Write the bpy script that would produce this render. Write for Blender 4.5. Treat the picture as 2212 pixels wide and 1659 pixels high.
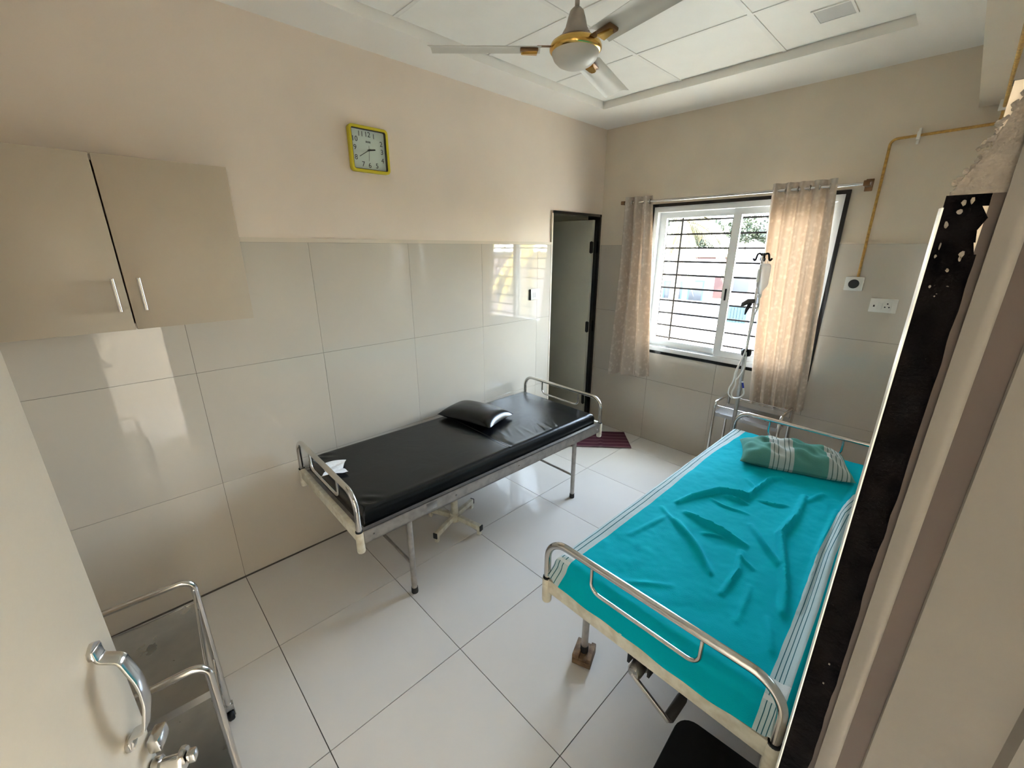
import bpy, bmesh, math, random
from mathutils import Vector, Matrix, Quaternion, noise
random.seed(7)
PI = math.pi
sc = bpy.context.scene
for o in list(bpy.data.objects): bpy.data.objects.remove(o)
COL = sc.collection

# ------------------------------------------------------------------ camera
CAM = Vector((2.437, -3.529, 1.773)); YAW, PITCH, ROLL, FPX = -0.802, -0.314, 0.001, 903.9
fw = Vector((math.sin(YAW)*math.cos(PITCH), math.cos(YAW)*math.cos(PITCH), math.sin(PITCH)))
rt = Vector((math.cos(YAW), -math.sin(YAW), 0)); up = rt.cross(fw)
r2 = rt*math.cos(ROLL)+up*math.sin(ROLL); u2 = -rt*math.sin(ROLL)+up*math.cos(ROLL)
cd = bpy.data.cameras.new('camera'); cam = bpy.data.objects.new('camera', cd); COL.objects.link(cam)
cd.sensor_width = 36; cd.lens = FPX/2212*36; cd.clip_start = 0.02; cd.clip_end = 500
cam.matrix_world = Matrix(((r2.x, u2.x, -fw.x, CAM.x), (r2.y, u2.y, -fw.y, CAM.y), (r2.z, u2.z, -fw.z, CAM.z), (0, 0, 0, 1)))
sc.camera = cam

# ------------------------------------------------------------------ world, sun, exposure
w = bpy.data.worlds.new('world'); sc.world = w; w.use_nodes = True
nt = w.node_tree; nt.nodes.clear()
sky = nt.nodes.new('ShaderNodeTexSky'); sky.sky_type = 'HOSEK_WILKIE'; sky.turbidity = 4.0; sky.ground_albedo = .4
sky.sun_direction = Vector((.42, .11, .90)).normalized()
hsv = nt.nodes.new('ShaderNodeHueSaturation'); hsv.inputs['Saturation'].default_value = .55
bg = nt.nodes.new('ShaderNodeBackground'); bg.inputs['Strength'].default_value = 12.8
wo = nt.nodes.new('ShaderNodeOutputWorld')
nt.links.new(sky.outputs[0], hsv.inputs['Color']); nt.links.new(hsv.outputs[0], bg.inputs[0]); nt.links.new(bg.outputs[0], wo.inputs[0])
sl = bpy.data.lights.new('sun', 'SUN'); sl.energy = 9.6; sl.angle = .01; sl.color = (1, .95, .86)
so = bpy.data.objects.new('sun', sl); COL.objects.link(so)
so.rotation_euler = Vector((.42, .11, .90)).to_track_quat('Z', 'Y').to_euler(); so.location = (0, 0, 20)
for nm, loc, rot, sx, sy in (('window_portal', (1.18, .30, 1.49), (-PI/2, 0, 0), 1.32, 1.25), ('passage_portal', (3.425, .08, 1.475), (-PI/2, 0, 0), 1.35, 2.35), ('passage_side_portal', (4.33, -1.05, 1.625), (0, PI/2, 0), 1.85, 1.7)):
    pl = bpy.data.lights.new(nm, 'AREA'); pl.shape = 'RECTANGLE'; pl.size = sx; pl.size_y = sy; pl.cycles.is_portal = True
    po = bpy.data.objects.new(nm, pl); COL.objects.link(po); po.location = loc; po.rotation_euler = rot
vs = sc.view_settings; vs.view_transform = 'Standard'; vs.look = 'None'; vs.gamma = 1; vs.exposure = 4.63; vs.use_curve_mapping = False
sc.cycles.max_bounces = 10; sc.cycles.diffuse_bounces = 7; sc.cycles.glossy_bounces = 4; sc.cycles.transmission_bounces = 6
sc.cycles.transparent_max_bounces = 12; sc.cycles.sample_clamp_indirect = 8

# ------------------------------------------------------------------ materials
def mat(name, col, rough=.5, metal=0, spec=.5, var=0, vscale=8, bump=0, bscale=60, col2=None, rvar=0, detail=3, coat=0):
    m = bpy.data.materials.new(name); m.use_nodes = True; n = m.node_tree.nodes; l = m.node_tree.links
    b = n['Principled BSDF']; b.inputs['Base Color'].default_value = (*col, 1); b.inputs['Roughness'].default_value = rough
    b.inputs['Metallic'].default_value = metal; b.inputs['Specular IOR Level'].default_value = spec
    b.inputs['Coat Weight'].default_value = coat; b.inputs['Coat Roughness'].default_value = .03
    tc = n.new('ShaderNodeTexCoord')
    if var or col2 or rvar:
        nz = n.new('ShaderNodeTexNoise'); nz.inputs['Scale'].default_value = vscale; nz.inputs['Detail'].default_value = detail
        l.new(tc.outputs['Object'], nz.inputs['Vector'])
        if var or col2:
            mx = n.new('ShaderNodeMixRGB'); c2 = col2 or tuple(max(0, c*(1-var)) for c in col)
            mx.inputs[1].default_value = (*col, 1); mx.inputs[2].default_value = (*c2, 1)
            cr = n.new('ShaderNodeValToRGB'); cr.color_ramp.elements[0].position = .38; cr.color_ramp.elements[1].position = .66
            l.new(nz.outputs[0], cr.inputs[0]); l.new(cr.outputs[0], mx.inputs[0]); l.new(mx.outputs[0], b.inputs['Base Color'])
        if rvar:
            mr = n.new('ShaderNodeMapRange'); mr.inputs['To Min'].default_value = max(0.01, rough-rvar); mr.inputs['To Max'].default_value = rough+rvar
            l.new(nz.outputs[0], mr.inputs['Value']); l.new(mr.outputs[0], b.inputs['Roughness'])
    if bump:
        n2 = n.new('ShaderNodeTexNoise'); n2.inputs['Scale'].default_value = bscale; n2.inputs['Detail'].default_value = 4
        bp = n.new('ShaderNodeBump'); bp.inputs['Strength'].default_value = bump; bp.inputs['Distance'].default_value = .01
        l.new(tc.outputs['Object'], n2.inputs['Vector']); l.new(n2.outputs[0], bp.inputs['Height']); l.new(bp.outputs[0], b.inputs['Normal'])
    return m
def nodes(m): return m.node_tree.nodes, m.node_tree.links, m.node_tree.nodes['Principled BSDF']

M = {}
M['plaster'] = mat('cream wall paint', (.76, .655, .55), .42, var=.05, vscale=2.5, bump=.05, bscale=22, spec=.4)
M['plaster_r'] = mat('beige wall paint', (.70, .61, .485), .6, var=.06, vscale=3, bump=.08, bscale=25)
M['walltile'] = mat('polished beige wall tile', (.54, .49, .41), .03, var=.05, vscale=1.3, spec=.62, detail=5)
M['floortile'] = mat('polished ivory floor tile', (.66, .63, .59), .09, var=.05, vscale=1.6, spec=.55, detail=6, rvar=.03)
M['grout'] = mat('dark tile grout', (.10, .085, .07), .9)
M['floorgrout'] = mat('grey floor grout', (.12, .105, .09), .9)
M['ledge'] = mat('cream dado ledge', (.62, .54, .43), .5)
M['ceil'] = mat('white ceiling paint', (.86, .835, .78), .55, var=.03, vscale=3)
M['panel'] = mat('white ceiling panel', (.85, .84, .79), .6, var=.03, vscale=6, bump=.05, bscale=120)
M['tbar'] = mat('white ceiling grid', (.80, .79, .75), .45)
M['passage'] = mat('white passage paint', (.80, .77, .70), .6)
M['jamb'] = mat('door post paint darkened for shade', (.115, .103, .086), .55, var=.05, vscale=6, bump=.06, bscale=60)  # beige darkened in the colour, standing in for shade in the doorway
M['dark'] = mat('dark gap', (.03, .03, .03), .9)
M['granite'] = mat('black polished granite', (.012, .012, .013), .12, var=.4, vscale=80, spec=.5)
M['granite_rough'] = mat('black granite with chipped edge', (.0016, .0013, .0013), .6, col2=(.005, .004, .0038), vscale=70, bump=.25, bscale=160, spec=.02)
M['mortar'] = mat('bare cement mortar', (.18, .155, .125), .9, var=.25, vscale=60, bump=.6, bscale=90)
M['darkbrown'] = mat('dark brown rebate and joint', (.045, .030, .021), .6, var=.15, vscale=12)
M['chrome'] = mat('chromed steel tube', (.62, .60, .57), .16, metal=1, rvar=.06, vscale=20)
M['steel'] = mat('brushed stainless steel', (.44, .435, .42), .3, metal=1, rvar=.1, vscale=14, var=.12)
M['steelrail'] = mat('dull steel rail', (.46, .43, .39), .38, metal=.85, rvar=.1, vscale=25, var=.2)
M['whitepaint'] = mat('chipped cream enamel', (.68, .65, .54), .4, col2=(.55, .50, .38), vscale=30)
M['blackplastic'] = mat('black plastic', (.008, .008, .009), .45, spec=.3)
M['rubber'] = mat('black rubber', (.012, .012, .012), .7)
M['ivgrey'] = mat('dark grey plastic', (.05, .045, .04), .5)
M['white'] = mat('white plastic', (.78, .77, .72), .35)
M['laminate'] = mat('beige cabinet laminate', (.44, .37, .275), .42, var=.05, vscale=4, bump=.03, bscale=80)
M['doorpaint'] = mat('cream door laminate', (.36, .325, .265), .45, var=.04, vscale=4, bump=.03, bscale=90)
M['greydoor'] = mat('grey green door laminate', (.60, .59, .49), .45, var=.05, vscale=4)
M['yellow'] = mat('glossy yellow plastic', (.60, .50, .02), .25)
M['paper'] = mat('white printed paper', (.74, .78, .72), .7)
M['ink'] = mat('black ink', (.015, .015, .015), .6)
M['gold'] = mat('gold anodised metal', (.72, .46, .13), .2, metal=1)
M['bronze'] = mat('brown metallic trim', (.20, .11, .05), .3, metal=.6)
M['fanwhite'] = mat('cream fan enamel', (.62, .59, .52), .42, var=.04)
M['fangrey'] = mat('dusty taupe fan canopy', (.36, .31, .26), .5, var=.1, vscale=30)
M['wood'] = mat('weathered wood block', (.24, .145, .075), .75, col2=(.11, .06, .03), vscale=25, bump=.5, bscale=50)
M['conduit'] = mat('ochre painted conduit', (.56, .33, .07), .5, col2=(.36, .20, .045), vscale=60)
M['tissue'] = mat('white tissue', (.86, .88, .90), .8, bump=.3, bscale=70)
M['blue'] = mat('blue plastic', (.015, .03, .35), .35)
M['uwhite'] = mat('white window frame', (.76, .77, .76), .35)
M['grille'] = mat('dark steel grille', (.009, .007, .006), .6, spec=.05)
M['lightpanel'] = mat('dull diffuser', (.52, .52, .50), .5)

# black vinyl with fine creases
m = M['vinyl'] = mat('black vinyl upholstery', (.003, .0034, .0042), .26, spec=.42)
n, l, b = nodes(m); tc = n.new('ShaderNodeTexCoord')
v1 = n.new('ShaderNodeTexNoise'); v1.inputs['Scale'].default_value = 5; v1.inputs['Detail'].default_value = 5; v1.inputs['Distortion'].default_value = 1.4
v2 = n.new('ShaderNodeTexNoise'); v2.inputs['Scale'].default_value = 240
ad = n.new('ShaderNodeMath'); ad.operation = 'MULTIPLY_ADD'; ad.inputs[1].default_value = .08
bp = n.new('ShaderNodeBump'); bp.inputs['Strength'].default_value = .35; bp.inputs['Distance'].default_value = .006
l.new(tc.outputs['Object'], v1.inputs['Vector']); l.new(tc.outputs['Object'], v2.inputs['Vector']); l.new(v2.outputs[0], ad.inputs[0]); l.new(v1.outputs[0], ad.inputs[2]); l.new(ad.outputs[0], bp.inputs['Height']); l.new(bp.outputs[0], b.inputs['Normal'])

def glassy(name, tint=(1, 1, 1), gloss=.03):
    m = bpy.data.materials.new(name); m.use_nodes = True; n = m.node_tree.nodes; l = m.node_tree.links; n.clear()
    o = n.new('ShaderNodeOutputMaterial'); t = n.new('ShaderNodeBsdfTransparent'); t.inputs[0].default_value = (*tint, 1)
    g = n.new('ShaderNodeBsdfGlossy'); g.inputs['Roughness'].default_value = .02; f = n.new('ShaderNodeLayerWeight'); f.inputs[0].default_value = .5
    p = n.new('ShaderNodeMath'); p.operation = 'POWER'; p.inputs[1].default_value = 5; l.new(f.outputs['Facing'], p.inputs[0])
    q = n.new('ShaderNodeMath'); q.operation = 'MULTIPLY_ADD'; q.inputs[1].default_value = .8; q.inputs[2].default_value = gloss; l.new(p.outputs[0], q.inputs[0])
    mx = n.new('ShaderNodeMixShader'); l.new(q.outputs[0], mx.inputs[0]); l.new(t.outputs[0], mx.inputs[1]); l.new(g.outputs[0], mx.inputs[2]); l.new(mx.outputs[0], o.inputs[0])
    return m
M['glass'] = glassy('window glass', (.95, .97, .96))
M['clearplastic'] = glassy('clear bottle plastic', (.86, .86, .84))

m = M['clearplastic']; n = m.node_tree.nodes; l = m.node_tree.links
df = n.new('ShaderNodeBsdfDiffuse'); df.inputs[0].default_value = (.70, .68, .65, 1); tl_ = n.new('ShaderNodeBsdfTranslucent'); tl_.inputs[0].default_value = (.6, .57, .53, 1)
m1 = n.new('ShaderNodeMixShader'); m1.inputs[0].default_value = .35; m2 = n.new('ShaderNodeMixShader'); m2.inputs[0].default_value = .42
old = n['Material Output'].inputs[0].links[0].from_socket if 'Material Output' in n else [q for q in n if q.type == 'OUTPUT_MATERIAL'][0].inputs[0].links[0].from_socket
l.new(df.outputs[0], m1.inputs[1]); l.new(tl_.outputs[0], m1.inputs[2]); l.new(old, m2.inputs[1]); l.new(m1.outputs[0], m2.inputs[2]); l.new(m2.outputs[0], [q for q in n if q.type == 'OUTPUT_MATERIAL'][0].inputs[0])
# curtain fabric: printed damask, light passes through it
m = M['curtain'] = mat('beige damask curtain', (.5, .45, .39), .8)
n, l, b = nodes(m); tc = n.new('ShaderNodeTexCoord'); vo = n.new('ShaderNodeTexVoronoi'); vo.inputs['Scale'].default_value = 34
nz = n.new('ShaderNodeTexNoise'); nz.inputs['Scale'].default_value = 26; nz.inputs['Detail'].default_value = 2
cr = n.new('ShaderNodeValToRGB'); cr.color_ramp.elements[0].position = .30; cr.color_ramp.elements[1].position = .62
cr.color_ramp.elements[0].color = (.70, .64, .57, 1); cr.color_ramp.elements[1].color = (.52, .46, .395, 1)
l.new(tc.outputs['Object'], vo.inputs['Vector']); l.new(tc.outputs['Object'], nz.inputs['Vector'])
mx = n.new('ShaderNodeMath'); mx.operation = 'MULTIPLY_ADD'; mx.inputs[1].default_value = .5; l.new(vo.outputs[0], mx.inputs[0]); l.new(nz.outputs[0], mx.inputs[2])
sb = n.new('ShaderNodeMath'); sb.operation = 'SUBTRACT'; sb.inputs[1].default_value = .12; l.new(mx.outputs[0], sb.inputs[0]); l.new(sb.outputs[0], cr.inputs[0]); l.new(cr.outputs[0], b.inputs['Base Color'])
tr = n.new('ShaderNodeBsdfTranslucent'); tr.inputs[0].default_value = (.66, .41, .24, 1); ms = n.new('ShaderNodeMixShader'); ms.inputs[0].default_value = .11
bp = n.new('ShaderNodeBump'); bp.inputs['Strength'].default_value = .25; bp.inputs['Distance'].default_value = .004; l.new(nz.outputs[0], bp.inputs['Height']); l.new(bp.outputs[0], b.inputs['Normal'])
l.new(b.outputs[0], ms.inputs[1]); l.new(tr.outputs[0], ms.inputs[2]); l.new(ms.outputs[0], n['Material Output'].inputs[0])

def uvcol(name, fn, rough=.85, bump=.25):
    """cloth whose weave stripes follow its own UV (u across, v along, metres)"""
    m = mat(name, (.5, .5, .5), rough, spec=.06); n, l, b = nodes(m)
    uv = n.new('ShaderNodeUVMap'); uv.uv_map = 'UVMap'; sp = n.new('ShaderNodeSeparateXYZ'); l.new(uv.outputs[0], sp.inputs[0])
    def ma(op, a, bb=None, c=None):
        x = n.new('ShaderNodeMath'); x.operation = op
        for i, q in enumerate((a, bb, c)):
            if q is None: continue
            if isinstance(q, (int, float)): x.inputs[i].default_value = q
            else: l.new(q, x.inputs[i])
        return x.outputs[0]
    def band(s, lo, hi): return ma('MULTIPLY', ma('GREATER_THAN', s, lo), ma('LESS_THAN', s, hi))
    def mix(f, a, bb):
        x = n.new('ShaderNodeMixRGB'); l.new(f, x.inputs[0])
        for i, q in ((1, a), (2, bb)):
            if isinstance(q, tuple): x.inputs[i].default_value = (*q, 1)
            else: l.new(q, x.inputs[i])
        return x.outputs[0]
    c = fn(sp.outputs[0], sp.outputs[1], ma, band, mix); l.new(c, b.inputs['Base Color'])
    tc = n.new('ShaderNodeTexCoord'); nz = n.new('ShaderNodeTexNoise'); nz.inputs['Scale'].default_value = 300
    bp = n.new('ShaderNodeBump'); bp.inputs['Strength'].default_value = bump; bp.inputs['Distance'].default_value = .003
    l.new(tc.outputs['Object'], nz.inputs['Vector']); l.new(nz.outputs[0], bp.inputs['Height']); l.new(bp.outputs[0], b.inputs['Normal'])
    return m
TEAL = (.0, .43, .53); PALE = (.50, .62, .63)
def sheetcol(u, v, ma, band, mix):
    c = mix(band(u, -.05, .105), TEAL, PALE)
    for s in (.0, .032, .062): c = mix(band(u, s, s+.006), c, (.02, .12, .15))
    c = mix(band(u, .90, 1.06), c, PALE)
    for s in (.93, .965, 1.0): c = mix(band(u, s, s+.007), c, (.02, .12, .15))
    cr = ma('MAXIMUM', band(u, -.05, .105), band(u, .90, 1.06))
    c = mix(ma('MULTIPLY', band(v, .035, .075), cr), c, (.72, .76, .76))
    c = mix(ma('MULTIPLY', band(v, -.01, .012), cr), c, (.66, .72, .73))
    return c
M['sheet'] = uvcol('teal cotton sheet with pale striped border', sheetcol)
def pilcol(u, v, ma, band, mix):
    c = mix(band(u, .135, .24), (.10, .28, .235), (.46, .50, .46))
    for s in (.15, .17, .20, .22): c = mix(band(u, s, s+.004), c, (.10, .16, .14))
    c = mix(band(u, .385, .475), c, (.46, .50, .46))
    for s in (.40, .42, .44, .46): c = mix(band(u, s, s+.004), c, (.10, .16, .14))
    return c
M['pillowcloth'] = uvcol('green pillow cover with white stripe bands', pilcol)
def matcol(u, v, ma, band, mix):
    c = mix(ma('LESS_THAN', ma('FRACT', ma('MULTIPLY', v, 11)), .16), (.085, .028, .045), (.21, .12, .13))
    return c
M['mat'] = uvcol('maroon striped cotton mat', matcol, bump=.8)
M['mattress'] = mat('dark green mattress cover', (.03, .06, .06), .7)

# ------------------------------------------------------------------ mesh builder
class MB:
    def __init__(s): s.v = []; s.f = []; s.uv = None
    def box(s, x0, x1, y0, y1, z0, z1, T=None):
        b = len(s.v); p = [(x0, y0, z0), (x1, y0, z0), (x1, y1, z0), (x0, y1, z0), (x0, y0, z1), (x1, y0, z1), (x1, y1, z1), (x0, y1, z1)]
        s.v += [tuple(T @ Vector(q)) for q in p] if T else p
        s.f += [tuple(b+i for i in f) for f in ((0, 3, 2, 1), (4, 5, 6, 7), (0, 1, 5, 4), (1, 2, 6, 5), (2, 3, 7, 6), (3, 0, 4, 7))]; return s
    def bar(s, a, b, wx, wz, upv=(0, 0, 1)):
        a = Vector(a); b = Vector(b); d = (b-a); L = d.length; d.normalize(); sd = d.cross(Vector(upv)).normalized(); u = sd.cross(d)
        T = Matrix(((sd.x, d.x, u.x, a.x), (sd.y, d.y, u.y, a.y), (sd.z, d.z, u.z, a.z), (0, 0, 0, 1)))
        return s.box(-wx/2, wx/2, 0, L, -wz/2, wz/2, T)
    def tube(s, pts, r, n=12, closed=False, caps=True):
        pts = [Vector(p) for p in pts]; k = len(pts); b0 = len(s.v)
        rad = r if isinstance(r, (list, tuple)) else [r]*k
        tans = []
        for i in range(k):
            if closed: t = pts[(i+1) % k]-pts[i-1]
            else: t = pts[min(i+1, k-1)]-pts[max(i-1, 0)]
            tans.append(t.normalized())
        a = Vector((0, 0, 1)) if abs(tans[0].z) < .9 else Vector((1, 0, 0))
        nrm = (a-tans[0]*a.dot(tans[0])).normalized()
        for i in range(k):
            if i: nrm = tans[i-1].rotation_difference(tans[i]) @ nrm; nrm = (nrm-tans[i]*nrm.dot(tans[i])).normalized()
            bi = tans[i].cross(nrm)
            for j in range(n):
                q = 2*PI*j/n; s.v.append(tuple(pts[i]+(nrm*math.cos(q)+bi*math.sin(q))*rad[i]))
        m_ = k if closed else k-1
        for i in range(m_):
            for j in range(n):
                i2 = (i+1) % k; s.f.append((b0+i*n+j, b0+i*n+(j+1) % n, b0+i2*n+(j+1) % n, b0+i2*n+j))
        if caps and not closed:
            s.f.append(tuple(b0+j for j in reversed(range(n)))); s.f.append(tuple(b0+(k-1)*n+j for j in range(n)))
        return s
    def lathe(s, prof, n=28, c=(0, 0, 0), axis='z', T=None):
        b0 = len(s.v); k = len(prof)
        for r, z in prof:
            for j in range(n):
                q = 2*PI*j/n; p = (r*math.cos(q), r*math.sin(q), z)
                if axis == 'y': p = (p[0], p[2], p[1])
                if axis == 'x': p = (p[2], p[0], p[1])
                p = Vector((p[0]+c[0], p[1]+c[1], p[2]+c[2])); s.v.append(tuple(T @ p if T else p))
        for i in range(k-1):
            for j in range(n): s.f.append((b0+i*n+j, b0+i*n+(j+1) % n, b0+(i+1)*n+(j+1) % n, b0+(i+1)*n+j))
        s.f.append(tuple(b0+j for j in reversed(range(n)))); s.f.append(tuple(b0+(k-1)*n+j for j in range(n)))
        return s
    def prism(s, poly, z0, z1, T=None):
        b = len(s.v); k = len(poly)
        P = [Vector((x, y, z0)) for x, y in poly]+[Vector((x, y, z1)) for x, y in poly]
        s.v += [tuple(T @ p if T else p) for p in P]
        s.f.append(tuple(b+i for i in reversed(range(k)))); s.f.append(tuple(b+k+i for i in range(k)))
        for i in range(k): j = (i+1) % k; s.f.append((b+i, b+j, b+k+j, b+k+i))
        return s
    def grid(s, nx, ny, fn, uvf=None):
        b = len(s.v)
        for j in range(ny):
            for i in range(nx): s.v.append(tuple(fn(i/(nx-1), j/(ny-1))))
        for j in range(ny-1):
            for i in range(nx-1): s.f.append((b+j*nx+i, b+j*nx+i+1, b+(j+1)*nx+i+1, b+(j+1)*nx+i))
        if uvf:
            s.uv = s.uv or {}
            for j in range(ny):
                for i in range(nx): s.uv[b+j*nx+i] = uvf(i/(nx-1), j/(ny-1))
        return s
    def mesh(s, name, smooth=0, merge=False):
        me = bpy.data.meshes.new(name); me.from_pydata(s.v, [], s.f); me.update()
        if s.uv:
            ul = me.uv_layers.new(name='UVMap')
            for lp in me.loops: ul.data[lp.index].uv = s.uv.get(lp.vertex_index, (0, 0))
        bm = bmesh.new(); bm.from_mesh(me)
        if merge: bmesh.ops.remove_doubles(bm, verts=bm.verts, dist=1e-5)
        bmesh.ops.recalc_face_normals(bm, faces=bm.faces); bm.to_mesh(me); bm.free()
        if smooth:
            for p in me.polygons: p.use_smooth = True
            me.set_sharp_from_angle(angle=math.radians(smooth))
        return me
def bevel(me, w, seg=2):
    bm = bmesh.new(); bm.from_mesh(me)
    bmesh.ops.bevel(bm, geom=[e for e in bm.edges if e.is_manifold and e.calc_face_angle(0) > .6], offset=w, segments=seg, affect='EDGES', profile=.5)
    bm.to_mesh(me); bm.free()
    for p in me.polygons: p.use_smooth = True
    me.set_sharp_from_angle(angle=math.radians(35)); return me
def fillet(pts, r, seg=6):
    P = [Vector(p) for p in pts]; out = [P[0]]
    for i in range(1, len(P)-1):
        a = (P[i-1]-P[i]); c = (P[i+1]-P[i]); la, lc = a.length, c.length; a.normalize(); c.normalize()
        rr = r[i] if isinstance(r, dict) and i in r else (r if not isinstance(r, dict) else 0)
        ang = a.angle(c)
        if rr <= 0 or abs(ang-PI) < .02: out.append(P[i]); continue
        t = min(rr/math.tan(ang/2), la*.49, lc*.49); R = t*math.tan(ang/2)
        bis = (a+c).normalized(); cen = P[i]+bis*(R/math.sin(ang/2)); s0 = P[i]+a*t-cen; s1 = P[i]+c*t-cen
        tot = s0.angle(s1); ax = s0.cross(s1).normalized()
        for k in range(seg+1): out.append(cen+Quaternion(ax, tot*k/seg) @ s0)
    out.append(P[-1]); return out

# ------------------------------------------------------------------ objects
def link(o, parent=None):
    COL.objects.link(o)
    if parent: o.parent = parent
    return o
def part(name, mb, m, parent=None, smooth=0, label=None, bev=0, kind=None, loc=None, rot=None):
    me = mb.mesh(name, smooth) if isinstance(mb, MB) else mb
    if bev: bevel(me, bev)
    if not me.materials: me.materials.append(M[m] if isinstance(m, str) else m)
    o = bpy.data.objects.new(name, me); link(o, parent)
    if loc: o.location = loc
    if rot: o.rotation_euler = rot
    if label: o['label'] = label
    if kind: o['kind'] = kind
    return o
def tag(o, label, cat, group=None, kind=None):
    o['label'] = label; o['category'] = cat
    if group: o['group'] = group
    if kind: o['kind'] = kind
    return o
def thing(name, label, cat, loc=(0, 0, 0), rz=0, group=None, kind=None):
    o = bpy.data.objects.new(name, None); o.empty_display_size = .1; link(o); o.location = loc; o.rotation_euler = (0, 0, rz)
    return tag(o, label, cat, group, kind)
def smoothstep(a, b, x):
    t = min(1, max(0, (x-a)/(b-a))); return t*t*(3-2*t)

# ================================================================== ROOM SHELL
ZC, ZD, XR, YF = 2.77, 1.80, 2.435, -4.30          # soffit height, dado height, right wall, front wall
TH = .012                                            # dado tile thickness
G = .0035                                            # joint width
fx = [0.0, .013, .613, 1.213, 1.813, 2.413, XR]; fy = [YF, -3.879, -3.279, -2.679, -2.079, -1.479, -.879, -.279, 0]
# floor slab and tiles
fl = part('floor', MB().box(-1.6, 6.0, -7, .15, -.20, -.004), 'floorgrout'); tag(fl, 'pale polished tiled floor of the treatment room', 'floor', kind='structure')
cache = {}
def tilebox(name, sx, sy, sz, m):
    k = (name, round(sx, 3), round(sy, 3), round(sz, 3))
    if k not in cache:
        me = MB().box(-sx/2, sx/2, -sy/2, sy/2, -sz/2, sz/2).mesh(name); me.materials.append(M[m]); cache[k] = me
    return cache[k]
def piece(name, x0, x1, y0, y1, z0, z1, m, parent):
    o = bpy.data.objects.new(name, tilebox(name, x1-x0, y1-y0, z1-z0, m)); link(o, parent); o.location = ((x0+x1)/2, (y0+y1)/2, (z0+z1)/2); return o
for i in range(1, len(fx)-1):
    for j in range(len(fy)-1):
        dz = random.uniform(-.0004, .0004)
        piece('floor_tile', fx[i]+G/2, fx[i+1]-G/2, fy[j]+G/2, fy[j+1]-G/2, -.012, dz, 'floortile', fl)
# strip of floor tiles through the doorway and the passage outside
for i, (a, b) in enumerate(((XR, 3.035), (3.035, 3.635), (3.635, 4.235))):
    for y in (-6.279, -5.679, -5.079, -4.479, -3.879, -3.279, -2.679, -2.079, -1.479, -.879):
        piece('floor_tile', a+G/2, b-G/2, y+G/2, y+.6-G/2, -.012, 0, 'floortile', fl)

def rects(x0, x1, z0, z1, holes):
    out = [(x0, x1, z0, z1)]
    for hx0, hx1, hz0, hz1 in holes:
        nx = []
        for a, b, c, d in out:
            if b <= hx0 or a >= hx1 or d <= hz0 or c >= hz1: nx.append((a, b, c, d)); continue
            if a < hx0: nx.append((a, hx0, c, d))
            if b > hx1: nx.append((hx1, b, c, d))
            a2, b2 = max(a, hx0), min(b, hx1)
            if c < hz0: nx.append((a2, b2, c, hz0))
            if d > hz1: nx.append((a2, b2, hz1, d))
        out = nx
    return [r for r in out if r[1]-r[0] > .012 and r[3]-r[2] > .012]
# ---- left wall (plaster face x=-TH, dado face x=0), opening for the inner door
DY0, DY1, DZ = -.712, -.012, 2.07
mb = MB()
for a, b, c, d in rects(YF-.15, .15, 0, 2.95, [(DY0, DY1, 0, DZ)]): mb.box(-.15, -TH, a, b, c, d)
wl = part('wall_left', mb, 'plaster'); tag(wl, 'cream painted wall with clock above glossy beige tiling', 'wall', kind='structure')
part('grout_bed', (lambda q: q)(MB().box(-TH-.001, -.004, YF, DY0, 0, ZD)), 'grout', wl)
for j in range(len(fy)-1):
    for z in (0, .6, 1.2):
        for a, b, c, d in rects(fy[j], fy[j+1], z, z+.6, [(DY0, .2, 0, 3)]):
            piece('wall_tile', -TH+.001, random.uniform(-.0004, .0004), a+.0008, b-.0008, c+.0008, d-.0008, 'walltile', wl)
part('dado_ledge', MB().box(-TH-.001, .001, YF, DY0, ZD, ZD+.022), 'ledge', wl)
# ---- back wall with the window
WX0, WX1, WZ0, WZ1 = .50, 1.854, .862, 2.125
mb = MB()
for a, b, c, d in rects(-.15, XR+.15, 0, 2.95, [(WX0+.02, WX1-.02, WZ0+.02, WZ1-.02)]): mb.box(a, b, TH, .23, c, d)
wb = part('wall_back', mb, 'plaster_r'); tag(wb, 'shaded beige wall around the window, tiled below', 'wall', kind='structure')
mb = MB()
for a, b, c, d in rects(0, XR, 0, ZD, [(WX0, WX1, WZ0, WZ1)]): mb.box(a, b, .004, TH+.001, c, d)
part('grout_bed', mb, 'grout', wb)
for i in range(len(fx)-1):
    for z in (0, .6, 1.2):
        for a, b, c, d in rects(fx[i], fx[i+1], z, z+.6, [(WX0, WX1, WZ0, WZ1)]):
            piece('wall_tile', a+.001, b-.001, random.uniform(-.0004, .0004), TH-.001, c+.001, d-.001, 'walltile', wb)
mb = MB()
for a, b, c, d in rects(0, XR, ZD, ZD+.012, [(WX0, WX1, WZ0, WZ1)]): mb.box(a, b, -.001, TH+.001, c, d)
part('dado_ledge', mb, 'plaster_r', wb)
# ---- right wall with the entrance opening
EY0, EY1, EZ = -4.03, -3.19, 2.12
mb = MB()
for a, b, c, d in rects(-7, .15, 0, 2.95, [(EY0, EY1, 0, EZ)]): mb.box(XR, XR+.15, a, b, c, d)
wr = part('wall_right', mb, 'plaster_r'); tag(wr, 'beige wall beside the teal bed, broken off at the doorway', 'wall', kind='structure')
part('grout_bed', MB().box(XR-.008, XR+.001, EY1+.012, 0, 0, ZD), 'grout', wr)
for j in range(len(fy)-1):
    for z in (0, .6, 1.2):
        for a, b, c, d in rects(fy[j], fy[j+1], z, z+.6, [(YF-1, EY1+.012, 0, 3)]):
            piece('wall_tile', XR-TH, XR-.001, a+.001, b-.001, c+.001, d-.001, 'walltile', wr)
part('beam', MB().box(2.314, XR, YF, 0, 2.478, ZC+.02), 'plaster_r', wr)
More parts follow.
